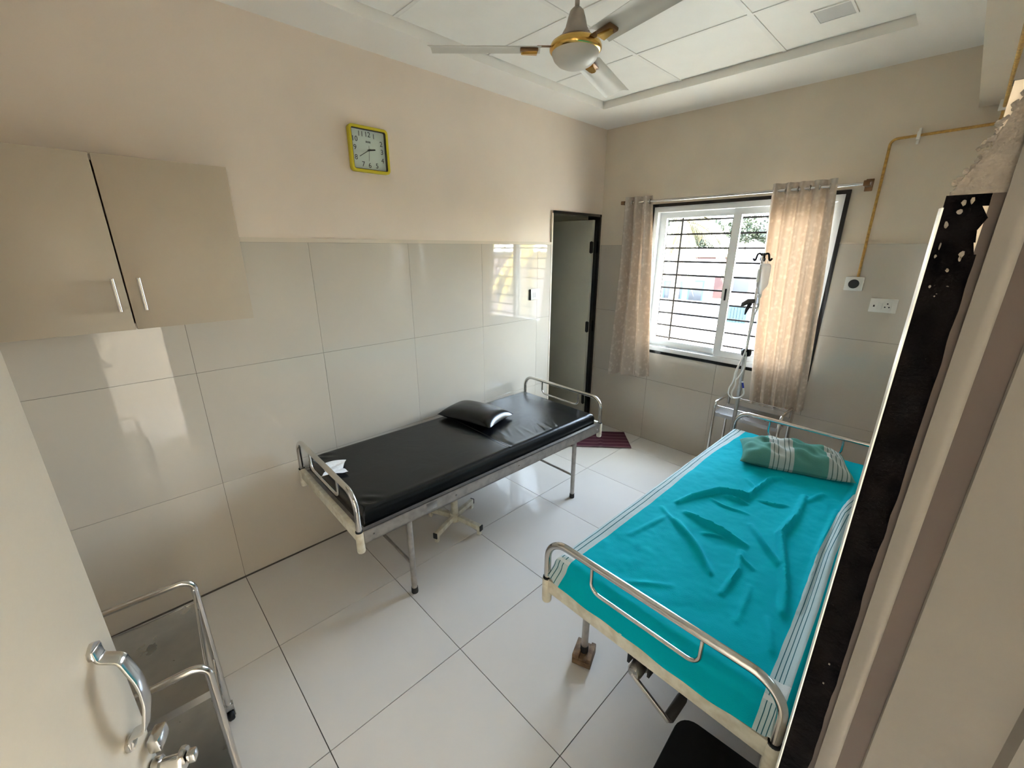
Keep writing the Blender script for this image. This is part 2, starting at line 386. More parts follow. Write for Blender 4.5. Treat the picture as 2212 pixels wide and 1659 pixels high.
# end of the dado at the doorway: black stone strip with a ragged mortar edge
mb = MB(); prev = None; N = 300
rg = random.Random(3)
edge = []
for k in range(N+1):
    z = ZD*k/N; e = 2.4414+.0009*noise.noise((z*6, 0, 1))+.0014*noise.noise((z*17, 2, 1))+.0008*noise.noise((z*60, 5, 1))
    if .30 < z < .52: e += .0012
    if .70 < z < .80: e -= .0018
    edge.append((z, e))
for k in range(N): # strip quads with thickness
    (z0, e0), (z1, e1) = edge[k], edge[k+1]
    if z1 > ZD-.03: e0 -= .004*rg.random(); e1 -= .004*rg.random()
    b = len(mb.v); y0, y1 = EY1-.0005, EY1+.012
    mb.v += [(XR-TH, y0, z0), (e0, y0, z0), (e1, y0, z1), (XR-TH, y0, z1), (XR-TH, y1, z0), (e0, y1, z0), (e1, y1, z1), (XR-TH, y1, z1)]
    mb.f += [(b, b+1, b+2, b+3), (b+7, b+6, b+5, b+4), (b+1, b+5, b+6, b+2), (b+4, b, b+3, b+7)]
mb.box(XR-TH, 2.440, EY1, EY1+.012, ZD-.001, ZD)
part('tile_edge', MB().prism([(XR-TH-.0018, EY1+.006), (XR-TH-.0004, EY1-.0012), (XR-TH+.0004, EY1-.0012), (XR-TH+.0004, EY1+.006)], 0, ZD-.006), 'white', wr, label='bright glazed edge of the dado tile')
gs = part('granite_strip', mb, 'granite_rough', wr)
# chips of mortar on the strip
mb = MB()
for k in range(14):
    t = rg.random()**1.6; z = ZD-.003-t*.05; x = 2.4275+rg.uniform(-.003, .009); sx, sz = rg.uniform(.0006, .0022)*(1-t*.8), rg.uniform(.0010, .0036)*(1-t*.8)
    poly = [(x+sx*math.cos(q)*rg.uniform(.6, 1.2), z+sz*math.sin(q)*rg.uniform(.6, 1.2)) for q in [i*PI/4 for i in range(8)]]
    mb.prism([(a, -c) for a, c in poly], 0, .0011, Matrix(((1, 0, 0, 0), (0, 0, 1, EY1-.0013), (0, -1, 0, 0), (0, 0, 0, 1))))
for k in range(6):
    z = rg.uniform(.7, 1.65); x = rg.uniform(2.426, 2.439); q = rg.uniform(.0002, .0006)
    mb.box(x-q, x+q, EY1-.0013, EY1, z-q, z+q)
part('mortar_chips', mb, 'mortar', wr, kind='stuff')
# rough plaster patch above the strip and the plaster arris
mb = MB()
for k in range(60):
    t = rg.random(); z = ZD+.002+t*.045+rg.uniform(-.003, .003); x = 2.4255+t*.016+rg.uniform(-.002, .002); q = rg.uniform(.0006, .0020)
    poly = [(x+q*.8*math.cos(h)*rg.uniform(.6, 1.2), z+q*math.sin(h)*rg.uniform(.6, 1.2)) for h in [i*PI/4 for i in range(8)]]
    mb.prism([(a_, -c_) for a_, c_ in poly], 0, .0012, Matrix(((1, 0, 0, 0), (0, 0, 1, EY1-.0010*rg.random()), (0, -1, 0, 0), (0, 0, 0, 1))))
mb.prism([(2.424, -ZD), (2.445, -ZD), (2.445, -ZD-.055), (2.4385, -ZD-.040), (2.434, -ZD-.020), (2.4265, -ZD-.006)], 0, .004, Matrix(((1, 0, 0, 0), (0, 0, 1, EY1-.0009), (0, -1, 0, 0), (0, 0, 0, 1))))
part('plaster_patch', mb, 'mortar', wr, kind='stuff')
part('plaster_return', MB().box(2.4345, 2.4435, EY1-.0015, EY1+.01, ZD+.05, EZ), 'jamb', wr)
# door frame of the entrance (moulded post on the visible side)
bead = [(2.4448, EY1+.02), (2.4448, EY1-.0030)]
for k in range(9): q = k/8*PI/2; bead.append((2.4508+.006*math.sin(q), EY1-.0035+.0055*(1-math.cos(q))))
bead += [(2.4568, EY1+.02)]
prof = [(2.4685, EY1+.02), (2.4685, EY1-.0012), (2.4693, EY1-.002), (2.520, EY1-.002), (2.524, EY1-.006), (2.60, EY1-.006), (2.60, EY1+.02)]
tr = thing('trim_1', 'beige moulded door post at the right edge of the view', 'door frame', kind='structure')
part('post', MB().prism(prof, 0, EZ), 'jamb', tr)
part('bead', MB().prism(bead, 0, EZ), 'jamb', tr, smooth=40)
part('rebate', MB().box(2.4560, 2.4686, EY1-.0006, EY1+.02, 0, EZ), 'darkbrown', tr)  # dark brown strip between bead and post
part('mortar_joint', MB().box(2.4400, 2.4449, EY1-.0003, EY1+.01, 0, ZD+.03), 'darkbrown', tr)
part('post', MB().box(2.445, 2.60, EY0-.02, EY0+.008, 0, EZ), 'jamb', tr)
part('head', MB().box(2.445, 2.60, EY0-.02, EY1+.02, EZ-.03, EZ), 'plaster_r', tr)
# ---- front wall
wf = part('wall_front', MB().box(-.15, XR, YF-.15, YF, 0, 2.95), 'plaster'); tag(wf, 'plain cream wall behind the wall cabinet end', 'wall', kind='structure')

# ---- ceiling: plaster soffit frame with a recessed grid of panels
RX0, RX1, RY0, RY1, ZP = .295, 2.045, -3.82, -.495, 2.815
mb = MB()
for a, b, c, d in rects(-.15, XR+.15, YF-.15, .15, [(RX0, RX1, RY0, RY1)]): mb.box(a, b, c, d, ZC, ZC+.19)
ce = part('ceiling', mb, 'ceil'); tag(ce, 'white false ceiling with a recessed panel grid and plaster border', 'ceiling', kind='structure')
part('ceiling_deck', MB().box(RX0-.05, RX1+.05, RY0-.05, RY1+.05, ZP+.02, ZP+.10), 'dark', ce)
gx = [RX0, .885, 1.487, RX1]; gy = [RY1-.575*0]
gy = [RY0, -3.43, -2.84, -2.245, -1.65, -1.055, RY1]
for i in range(3):
    for j in range(6):
        # each panel lies loose in its bay: a dark gap stays open on one side
        piece('ceiling_panel', gx[i]+.008, gx[i+1]-.008, gy[j]+.015, gy[j+1]-.008, ZP+.003, ZP+.016, 'panel', ce)
for x in gx[1:-1]: part('grid_bar', MB().box(x-.0105, x+.0105, RY0, RY1, ZP-.001, ZP+.004), 'tbar', ce)
for y in gy[1:-1]:
    for i in range(3): part('grid_bar', MB().box(gx[i]+.011, gx[i+1]-.011, y-.0095, y+.0095, ZP-.001, ZP+.003), 'tbar', ce)
# ---- passage outside the doorway (unseen openings added to send fill daylight through the doorway) and the small room behind the inner door
mbp = MB()
for a, b, c, d in rects(-7, .15, -.2, 2.95, [(-1.9, -.2, .7, 2.55)]): mbp.box(4.25, 4.40, a, b, c, d)
for a, b, c, d in rects(XR+.15, 4.40, 0, 2.95, [(2.75, 4.1, .3, 2.65)]): mbp.box(a, b, .0, .15, c, d)
pw = part('wall_passage', mbp.box(XR+.15, 4.40, -7, -6.85, 0, 2.95), 'passage'); tag(pw, 'outer wall and end walls of the passage outside', 'wall', kind='structure')
pc = part('ceiling_passage', MB().box(XR+.15, 4.40, -7, .15, 2.80, 2.95), 'ceil'); tag(pc, 'white ceiling of the passage outside', 'ceiling', kind='structure')
bw = part('wall_washroom', MB().box(-1.60, -1.45, -1.6, .15, 0, 2.6).box(-1.6, -.15, -1.75, -1.6, 0, 2.6).box(-1.6, -.15, .0, .15, 0, 2.6).box(-1.6, -.15, -1.75, .15, 2.4, 2.6), 'greydoor'); tag(bw, 'dark walls of the small room behind the inner door', 'wall', kind='structure')

# ================================================================== INNER DOOR (left wall, far corner)
d2 = thing('door_2', 'grey green inner door standing open in the far left corner', 'door', (0, 0, 0), kind='structure')
part('jamb', MB().box(-.135, .003, DY1-.020, DY1, 0, DZ), 'granite', d2, label='black polished stone jamb')
part('jamb', MB().box(-.135, -.02, DY0, DY0+.016, 0, DZ), 'plaster_r', d2)
part('tile_edge', MB().box(-.02, .003, DY0-.003, DY0+.014, 0, DZ), 'ledge', d2)
part('lintel', MB().box(-.135, .003, DY0, DY1, DZ-.022, DZ), 'granite', d2)
lf = part('leaf', MB().box(-.80, -.05, DY1-.060, DY1-.024, .012, DZ-.045), 'greydoor', d2, bev=.003)
for z in (1.78, 1.02, .25): part('hinge', MB().box(-.062, -.032, DY1-.074, DY1-.058, z-.05, z+.05).tube([(-.046, DY1-.070, z-.055), (-.046, DY1-.070, z+.055)], .008, 8), 'blackplastic', lf)

# ================================================================== ENTRANCE DOOR (open, left edge of view)
H = Vector((2.41, -4.0, 0)); EE = Vector((1.673, -3.627, 0)); LW = (EE-H).length
ang = math.atan2(EE.y-H.y, EE.x-H.x)
d1 = thing('door_1', 'cream room door standing open at the left edge, with chrome pull', 'door', H, ang, kind='structure')
# local x runs from hinge to free edge; face seen by the camera is on the -y side
part('panel', MB().box(.0, LW, 0, .032, .008, 2.08), 'doorpaint', d1, bev=.002)
def ribbon(mb, pts, wv, th):
    """flat bent strip: pts in (x,y,z), wv = width vector"""
    P = [Vector(p) for p in pts]; k = len(P)
    b = len(mb.v); wv = Vector(wv)
    for i in range(k):
        t = (P[min(i+1, k-1)]-P[max(i-1, 0)]).normalized(); nn = wv.cross(t).normalized()*th/2; h = wv/2*(1 if not isinstance(th, list) else 1)
        mb.v += [tuple(P[i]-h-nn), tuple(P[i]+h-nn), tuple(P[i]+h+nn), tuple(P[i]-h+nn)]
    for i in range(k-1):
        for j in range(4): mb.f.append((b+i*4+j, b+i*4+(j+1) % 4, b+(i+1)*4+(j+1) % 4, b+(i+1)*4+j))
    mb.f.append((b+3, b+2, b+1, b)); q = b+(k-1)*4; mb.f.append((q, q+1, q+2, q+3)); return mb
hx = LW-.040; zt, zb_ = 1.225, 1.055
hp = part('pull_handle', ribbon(MB(), fillet([(hx, -.004, zt+.014), (hx, -.006, zt-.006), (hx, -.028, zt-.014), (hx, -.040, (zt+zb_)/2+.02), (hx, -.039, (zt+zb_)/2-.02), (hx, -.027, zb_+.014), (hx, -.006, zb_+.006), (hx, -.004, zb_-.014)], {1: .008, 2: .012, 3: .12, 4: .12, 5: .012, 6: .008}, 7), (.020, 0, 0), .005), 'chrome', d1, smooth=40, bev=.0015, label='bowed chrome pull handle')
for z in (zt+.008, zb_-.008): part('mount', MB().prism([(hx+.013*math.cos(q)*(1.0 if abs(math.sin(q)) < .8 else .7), z+.014*math.sin(q)) for q in [k*PI/6 for k in range(12)]], 0, .005, Matrix(((1, 0, 0, 0), (0, 0, -1, 0), (0, 1, 0, 0), (0, 0, 0, 1)))), 'chrome', hp)
lk = part('latch', MB().lathe([(.0, 0), (.017, .001), (.019, .004), (.019, .008), (.010, .010), (.010, .034), (.015, .036), (.015, .046), (.011, .049), (0, .05)], 20, axis='y', c=(0, 0, 0), T=Matrix.Translation((LW-.020, -.050, .955)) @ Matrix.Rotation(0, 4, 'Z')), 'chrome', d1, smooth=40, label='chrome latch knob')
part('keeper', MB().box(LW-.022, LW+.012, -.022, -.004, .985, 1.012), 'chrome', lk, bev=.004)
part('knob_lever', MB().box(LW-.026, LW-.010, -.064, -.050, .945, .965), 'chrome', lk, bev=.004)
for z in (.25, 1.05, 1.85): part('hinge', MB().tube([(-.004, .004, z-.05), (-.004, .004, z+.05)], .007, 8), 'chrome', d1)

# ================================================================== WINDOW
w1 = thing('window_1', 'white sliding window with dark grille between two curtains', 'window', kind='structure')
mb = MB()
t_ = .024
mb.box(WX0, WX1, -.004, .028, WZ1-t_, WZ1).box(WX0, WX1, -.004, .028, WZ0, WZ0+t_).box(WX0, WX0+t_, -.004, .028, WZ0+t_, WZ1-t_).box(WX1-t_, WX1, -.004, .028, WZ0+t_, WZ1-t_)
part('stone_surround', mb, 'granite', w1)
ox0, ox1, oz0, oz1 = WX0+t_, WX1-t_, WZ0+t_, WZ1-t_
mb = MB(); d0, d1_ = .005, .105
mb.box(ox0, ox1, d0, d1_, oz1-.04, oz1).box(ox0, ox1, d0, d1_, oz0, oz0+.035).box(ox0, ox0+.035, d0, d1_, oz0+.035, oz1-.04).box(ox1-.035, ox1, d0, d1_, oz0+.035, oz1-.04)
part('frame', mb, 'uwhite', w1)
for y in (.035, .070): part('track', MB().box(ox0+.035, ox1-.035, y-.003, y+.003, oz0+.035, oz0+.050), 'steel', w1)
def sash(x0, x1, y):
    z0, z1, s_ = oz0+.038, oz1-.042, .052
    mb = MB().box(x0, x1, y-.012, y+.012, z1-.045, z1).box(x0, x1, y-.012, y+.012, z0, z0+.055).box(x0, x0+s_, y-.012, y+.012, z0+.055, z1-.045).box(x1-s_, x1, y-.012, y+.012, z0+.055, z1-.045)
    s = part('sash', mb, 'uwhite', w1); part('pane', MB().box(x0+s_-.004, x1-s_+.004, y-.002, y+.002, z0+.05, z1-.04), 'glass', s)
    part('gasket', MB().box(x0+s_, x0+s_+.004, y-.0125, y+.0125, z0+.055, z1-.045).box(x1-s_-.004, x1-s_, y-.0125, y+.0125, z0+.055, z1-.045), 'steel', s); return s
s1 = sash(ox0+.035, 1.205, .070); s2 = sash(1.165, ox1-.035, .035)
part('sash_latch', MB().box(1.185, 1.197, .012, .024, 1.38, 1.47), 'blackplastic', s2, bev=.003)
GY = .205
for k in range(11): part('grille_bar', MB().box(WX0+.02, WX1-.02, GY-.004, GY+.004,   .98+.1135*k-.007, .98+.1135*k+.007), 'grille', w1)
for x in (.556, .692): part('grille_bar', MB().box(x-.006, x+.006, GY-.010, GY-.004, WZ0+.03, WZ1-.02), 'grille', w1)
for k in range(1, 10, 2):
    for x in (1.655, 1.765): part('grille_bar', MB().box(x-.006, x+.006, GY-.010, GY-.004, .98+.1135*k, .98+.1135*(k+1)), 'grille', w1)
part('sill', MB().box(WX0, WX1, .10, .27, WZ0-.02, WZ0+.012), 'granite', w1)

# ================================================================== CURTAINS
RY, RZ = -.095, 2.142
cr_ = thing('curtain_rod', 'shiny steel curtain rod above the window', 'curtain rod', (0, 0, 0))
part('rod', MB().tube([(.26, RY, RZ), (1.955, RY, RZ)], .0095, 14), 'chrome', cr_, smooth=40)
for x in (.275, 1.935):
    part('bracket', MB().box(x-.016, x+.016, RY-.014, 0, RZ-.012, RZ+.018).box(x-.02, x+.02, -.006, -.0005, RZ-.035, RZ+.035), 'bronze', cr_, bev=.003)
def curtain(label, xt0, xt1, xb0, xb1, zb, folds, amp, seed, rings, sag=0):
    rg = random.Random(seed); ph = rg.uniform(0, 6)
    c = thing('curtain', label, 'curtain', ((xt0+xt1)/2, RY, zb), group='window curtains')
    ox = (xt0+xt1)/2; zt = RZ+.045
    def f(u, v):
        # v 0 bottom .. 1 top
        e = 1-v
        x0 = xt0+(xb0-xt0)*e**1.3; x1 = xt1+(xb1-xt1)*e**.9
        uu = u+.02*math.sin(u*9+ph+e*2.0)
        x = x0+(x1-x0)*uu
        a = amp*(1+.35*e)
        y = a*math.sin(uu*folds*2*PI+ph+e*.5*math.sin(u*5))*(.75+.25*math.sin(uu*4+ph)) + .006*math.sin(uu*folds*4.3*PI+e*5)
        z = zt+(zb+sag*(u-.5)+.006*math.sin(u*20)-zt)*e
        return (x-ox, y-.006*e, z-zb)
    part('fabric', MB().grid(120, 70, f), 'curtain', c, smooth=80)
    for k in range(rings):
        u = (k+.5)/rings; x, y, z = f(u, 1)
        q = [(x, .017*math.cos(t), RZ-zb+.017*math.sin(t)) for t in [i*PI/8 for i in range(16)]]
        part('eyelet', MB().tube(q, .0038, 6, closed=True), 'chrome', c, smooth=60)
    return c
curtain('narrow gathered beige curtain at the left side of the window', .285, .555, .235, .690, .635, 3.4, .046, 4, 5, sag=.05)
curtain('wide sunlit beige curtain at the right side of the window', 1.425, 1.795, 1.530, 1.872, .650, 4.6, .030, 9, 6, sag=.03)

# ================================================================== BEDS
def hoop(parent, W, y, zb, h, r=.0128):
    hp = part('end_hoop', MB().tube(fillet([(0, y, zb-.02), (0, y, zb+h), (W, y, zb+h), (W, y, zb-.02)], .085, 10), r, 14), 'chrome', parent, smooth=50)
    part('inner_rail', MB().tube(fillet([(W*.255, y, zb+h), (W*.255, y, zb+h-.105), (W*.735, y, zb+h-.105), (W*.735, y, zb+h)], .035, 8), .0065, 10), 'chrome', hp, smooth=50)
def bedframe(b, W, L, zb, legs, hh, foot):
    for y in (0, L):
        hoop(b, W, y, zb, hh)
        part('end_bar', MB().box(.012, W-.012, y-.012, y+.012, zb-.052, zb+.006), 'whitepaint', b, bev=.003)
        for x in (0, W):
            part('corner_socket', MB().lathe([(.0, zb-.105), (.0165, zb-.105), (.0185, zb-.10), (.0185, zb-.006), (.0165, zb), (0, zb)], 18, c=(x, y, 0)), 'whitepaint', b, smooth=45)
            part('collar', MB().lathe([(.0, zb-.002), (.0165, zb-.002), (.0165, zb+.006), (0, zb+.006)], 16, c=(x, y, 0)), 'rubber', b, smooth=45)
    for x in (0, W): part('side_rail', MB().box(x-.014, x+.014, .015, L-.015, zb-.062, zb-.055).box(x-(.014 if x == 0 else -.010), x-(.010 if x == 0 else -.014), .015, L-.015, zb-.062, zb+.004).box(x-.014, x+.014, .015, L-.015, zb, zb+.004), 'steelrail', b)
    for y in (.25*L, .5*L, .75*L): part('cross_member', MB().box(.014, W-.014, y-.015, y+.015, zb-.05, zb-.02), 'whitepaint', b)
    part('platform', MB().box(.014, W-.014, .02, L-.02, zb-.018, zb-.010), 'steelrail', b)
    for x, y, z0 in legs:
        lg = part('leg', MB().tube([(x, y, z0+.012), (x, y, zb-.055)], .0155, 14), 'steelrail', b, smooth=45)
        part('leg_collar', MB().lathe([(0, zb-.105), (.0195, zb-.105), (.021, zb-.10), (.021, zb-.055), (0, zb-.055)], 16, c=(x, y, 0)), 'whitepaint', lg, smooth=45)
        part('foot', MB().lathe([(0, z0), (.0175, z0), (.0185, z0+.004), (.0175, z0+.035), (0, z0+.035)], 16, c=(x, y, 0)), 'rubber', lg, smooth=45)
    for a, c in ((0, 1), (2, 3)):
        x0, y0, z0 = legs[a]; x1, y1, z1 = legs[c]
        part('stretcher', MB().tube([(x0, y0, z0+.185), (x1, y1, z1+.185)], .0085, 10), 'steelrail', b, smooth=45)
def cushion(W, L, h, r, nx, ny, dz=None, ox=0, oy=0, oz=0):
    """mattress: rounded slab from z=0 to h"""
    def f(u, v):
        x = W*u; y = L*v; d = min(x, W-x, y, L-y)
        return x, y, d
    mb = MB()
    def cl(t): return t
    def top(u, v):
        uu = .5-.5*math.cos(PI*u) if False else u
        # concentrate samples near the edges
        def cc(t): return t+.0*t
        x, y, d = f(u, v); e = min(1, d/r); z = h-r+r*math.sqrt(max(0, 1-(1-e)**2))
        if dz: z += dz(x, y)*min(1, d/.05)
        return (ox+x, oy+y, oz+z)
    mb.grid(nx, ny, top); b = len(mb.v)
    ring = [(i, 0) for i in range(nx)]+[(nx-1, j) for j in range(1, ny)]+[(i, ny-1) for i in range(nx-2, -1, -1)]+[(0, j) for j in range(ny-2, 0, -1)]
    for i, j in ring:
        p = mb.v[j*nx+i]; mb.v.append((p[0], p[1], oz))
    k = len(ring)
    for q in range(k):
        i, j = ring[q]; i2, j2 = ring[(q+1) % k]; mb.f.append((j*nx+i, b+q, b+(q+1) % k, j2*nx+i2))
    mb.f.append(tuple(b+q for q in range(k)))
    return mb
def pillow(W, L, h, n=36, uv=False, wr=0, seed=1, flat=.35):
    rg = random.Random(seed); ph = [rg.uniform(0, 6) for _ in range(8)]
    mb = MB(); uvs = {}
    for sgn in (1, -1):
        def f(u, v):
            a, c = 2*u-1, 2*v-1
            pin = 1-.07*(1-abs(a)**2)*abs(c)**6; pin2 = 1-.06*(1-abs(c)**2)*abs(a)**6
            e = max(0, (1-abs(a)**3.2)*(1-abs(c)**3.0))**.55
            z = h*(.62 if sgn > 0 else flat)*e*sgn
            if wr and sgn > 0: z += wr*e*(math.sin(a*5+c*7+ph[0])*math.sin(c*4+ph[1])+.6*math.sin(a*11-c*6+ph[2])+.4*math.sin(a*17+c*13+ph[3]))
            return (a*W/2*pin2, c*L/2*pin, z+h*flat)
        mb.grid(n, n, f, (lambda u, v: (u*W, v*L)) if uv else None)
    return mb
# ---- black examination couch
B1 = (.053, -2.909); W1, L1, ZB1 = .773, 1.81, .560
b1 = thing('examination_couch', 'black vinyl examination couch on steel legs along the tiled left wall', 'couch', (B1[0], B1[1], 0), math.radians(-1.05), group='beds of the ward')
bedframe(b1, W1, L1, ZB1, [(.055, .275, 0), (.713, .275, 0), (.055, 1.605, 0), (.713, 1.605, 0)], .190, True)
def dz1(x, y):
    z = -.004*math.exp(-((y-.95)**2)/.0006)+.003*math.sin(y*6+x*3)
    z += -.010*math.exp(-((x-.52)**2/.05+(y-1.05)**2/.05))
    for k in range(9):     # fan of small creases in the hollow beside the pillow
        cx, cy, an = .50+.022*k+.02*math.sin(k*5), .98+.050*k, -.35+.25*math.sin(k*2.1)
        dx, dy = x-cx, y-cy; s = dx*math.cos(an)+dy*math.sin(an); t = -dx*math.sin(an)+dy*math.cos(an)
        z += .0022*math.exp(-(t/.009)**2-(s/.07)**2)
    for cx, cy in ((.06, .06), (W1-.11, .06)):
        z += .010*math.exp(-((x-cx)**2+(y-cy)**2)/.0022)*math.sin((x-y)*70)*.5
    return z
part('mattress', cushion(W1-.05, L1-.07, .086, .032, 110, 240, dz1, .025, .035, ZB1-.008), 'vinyl', b1, smooth=60)
part('seam_piping', MB().tube([(.03+.02*k, .93+.035, ZB1+.079) for k in range(36)], .0016, 6), 'vinyl', b1, smooth=60)
for y in (.06, .52, .98, 1.50, 1.76): part('bolt', MB().lathe([(0, 0), (.0055, 0), (.005, .003), (0, .004)], 10, axis='x', c=(W1+.014, y, ZB1-.03)), 'chrome', b1)
part('hinge_plate', MB().box(W1+.014, W1+.0165, .34, .40, ZB1-.045, ZB1-.005), 'steel', b1, bev=.001)
# pillow on the couch
p1 = part('pillow', pillow(.45, .29, .105, 40, flat=.30), 'vinyl', smooth=60, loc=(.295, -1.815, .632), rot=(0, 0, math.radians(14)))
tag(p1, 'black vinyl pillow lying on the black couch', 'pillow', 'pillows')
# tissue on the couch
mb = MB()
def tis(u, v):
    x = (u-.5)*.145; y = (v-.5)*(.085+.05*abs(2*u-1)); return (x, y, .006+.010*abs(math.sin(u*7+v*3))+.012*(u-.5)**2*4)
mb.grid(18, 14, tis)
ti = part('tissue', mb, 'tissue', smooth=60, loc=(.352, -2.832, .637), rot=(0, 0, math.radians(-18))); tag(ti, 'crumpled white tissue at the foot of the black couch', 'tissue')

# ---- teal bed on wooden blocks
B2 = (1.613, -2.545); W2, L2, ZB2, BK = .765, 1.81, .592, .042
R2 = math.radians(-.8)
b2 = thing('hospital_bed', 'steel hospital bed with crank handle made up with a teal sheet', 'bed', (B2[0], B2[1], 0), R2, group='beds of the ward')
legs2 = [(.022, .245, BK), (.735, .245, BK), (.022, 1.60, BK), (.735, 1.60, BK)]
bedframe(b2, W2, L2, ZB2, legs2, .180, True)
part('mattress', cushion(W2-.045, L2-.09, .072, .030, 40, 80, None, .022, .05, ZB2-.008), 'mattress', b2, smooth=60)
# crank under the foot end
cx, cy, cz = .385, .030, .480
for q in (-.036, .036): part('crank_bracket', MB().box(cx+q-.004, cx+q+.004, cy-.015, cy+.03, cz-.01, ZB2-.05), 'rubber', b2)
g_ = part('crank_gear', MB().lathe([(0, -.045), (.018, -.045), (.024, -.036), (.024, .0), (.030, .004), (.030, .028), (.022, .034), (.016, .06), (0, .06)], 20, axis='y', c=(cx, cy, cz)), 'steel', b2, smooth=40)
part('crank_shaft', MB().tube([(cx, cy, cz), (cx, .8, cz+.02)], .009, 10), 'steelrail', b2, smooth=40)
ar = part('crank_arm', MB().bar((cx-.006, cy-.042, cz-.006), (cx+.130, cy-.042, cz-.078), .016, .009, (0, 1, 0)), 'chrome', b2, bev=.002)
part('crank_grip', MB().lathe([(0, 0), (.012, 0), (.016, .006), (.0165, .09), (.014, .10), (0, .10)], 16, axis='y', c=(cx+.124, cy-.036, cz-.078)), 'ivgrey', ar, smooth=40, label='dark ribbed grip')
# wooden blocks under the legs
Tb = Matrix.Translation((B2[0], B2[1], 0)) @ Matrix.Rotation(R2, 4, 'Z')
names = ['dark wooden block under the near left leg of the teal bed', 'wooden block under the near right leg of the teal bed', 'wooden block under the far left leg of the teal bed', 'wooden block under the far right leg of the teal bed']
for k, (x, y, z) in enumerate(legs2):
    p = Tb @ Vector((x, y, 0)); rz = (.35, -.1, .2, .05)[k]
    me = bevel(MB().box(-.042, .042, -.048, .048, 0, BK-.012).box(-.042, -.012, -.048, .048, BK-.012, BK+.012).box(.022, .042, -.048, .048, BK-.012, BK+.012).box(-.012, .022, -.048, .048, BK-.012, BK).mesh('wooden_block'), .003)
    tag(part('wooden_block', me, 'wood', loc=(p.x, p.y, 0), rot=(0, 0, rz)), names[k], 'block', 'blocks raising the teal bed')
# ---- bed sheet: real folds raised from the mattress plane
ridges = [([(1.781, -1.845), (1.807, -1.743), (1.87, -1.615), (1.963, -1.559), (1.985, -1.559), (2.009, -1.319), (2.039, -1.262)], .020, .013),
 ([(1.842, -1.894), (1.984, -1.912), (2.093, -1.933)], .018, .014), ([(1.839, -1.981), (1.926, -2.047), (2.002, -2.12), (2.059, -2.184)], .016, .014),
 ([(2.097, -1.982), (2.126, -2.105), (2.123, -2.251)], .011, .011), ([(2.067, -1.777), (2.149, -1.887), (2.215, -1.963)], .015, .012),
 ([(2.169, -1.368), (2.183, -1.574), (2.17, -1.766), (2.226, -1.941), (2.271, -2.098), (2.29, -2.194)], .020, .014), ([(2.225, -1.287), (2.19, -1.406)], .010, .012),
 ([(1.91, -1.636), (1.999, -1.62)], .013, .010), ([(2.031, -1.549), (2.098, -1.538), (2.128, -1.507)], .010, .010), ([(1.748, -2.203), (1.793, -1.979)], .005, .012),
 ([(1.746, -1.929), (1.903, -2.042)], .005, .010), ([(1.869, -2.434), (1.99, -2.339)], .004, .012), ([(2.262, -2.248), (2.306, -2.362)], .008, .012),
 ([(1.86, -1.70), (1.93, -1.72), (2.03, -1.70)], .007, .009), ([(1.95, -1.98), (2.01, -1.95)], .008, .009), ([(2.18, -2.15), (2.20, -2.33)], .006, .012), ([(1.93, -1.40), (1.99, -1.46)], .006, .01), ([(2.10, -2.02), (2.16, -2.05)], .007, .009),
 ([(2.315, -1.10), (2.325, -1.45), (2.345, -1.85), (2.37, -2.3), (2.38, -2.48)], .016, .018), ([(2.375, -1.2), (2.36, -1.6), (2.38, -2.0), (2.395, -2.4)], .014, .012), ([(2.295, -1.40), (2.30, -1.75), (2.325, -2.15)], .010, .010)]
def segd(px, py, a, b):
    ax, ay = a; bx, by = b; dx, dy = bx-ax, by-ay; t = max(0, min(1, ((px-ax)*dx+(py-ay)*dy)/(dx*dx+dy*dy+1e-12))); return math.hypot(px-ax-t*dx, py-ay-t*dy), t
def wrinkle(px, py):
    z = 0
    for pl_, a, wd in ridges:
        xs = [q[0] for q in pl_]; ys = [q[1] for q in pl_]
        if px < min(xs)-.06 or px > max(xs)+.06 or py < min(ys)-.06 or py > max(ys)+.06: continue
        best = 9; bt = 0; n_ = len(pl_)-1
        for k in range(n_):
            d, t = segd(px, py, pl_[k], pl_[k+1])
            if d < best: best = d; bt = (k+t)/n_
        z += 1.45*a*math.exp(-(best/(wd*.82))**2)*(.35+.65*math.sin(PI*min(1, max(0, bt*.9+.05))))
    z += .0030*noise.noise((px*9, py*9, 0))+.0022*noise.noise((px*22, py*16, 3))+.0010*noise.noise((px*48, py*40, 7))
    return z
Tb_inv = Tb.inverted()
x0s, x1s, y0s, y1s = .008, W2+.008, .030, L2-.055     # sheet edges at the mattress rim (local)
zt_ = ZB2+.080; RAD = .028
DL, DR, DF = .062, .06, .085                            # drop on the left side, right side, foot end
na, nb = 150, 290
def fold1(t, drop):
    """arc-length t beyond the rim (t<0 inside) -> (outward, down)"""
    if t <= 0: return t, 0
    q = RAD*PI/2
    if t < q: return RAD*math.sin(t/RAD), RAD*(1-math.cos(t/RAD))
    return RAD, RAD+(t-q)
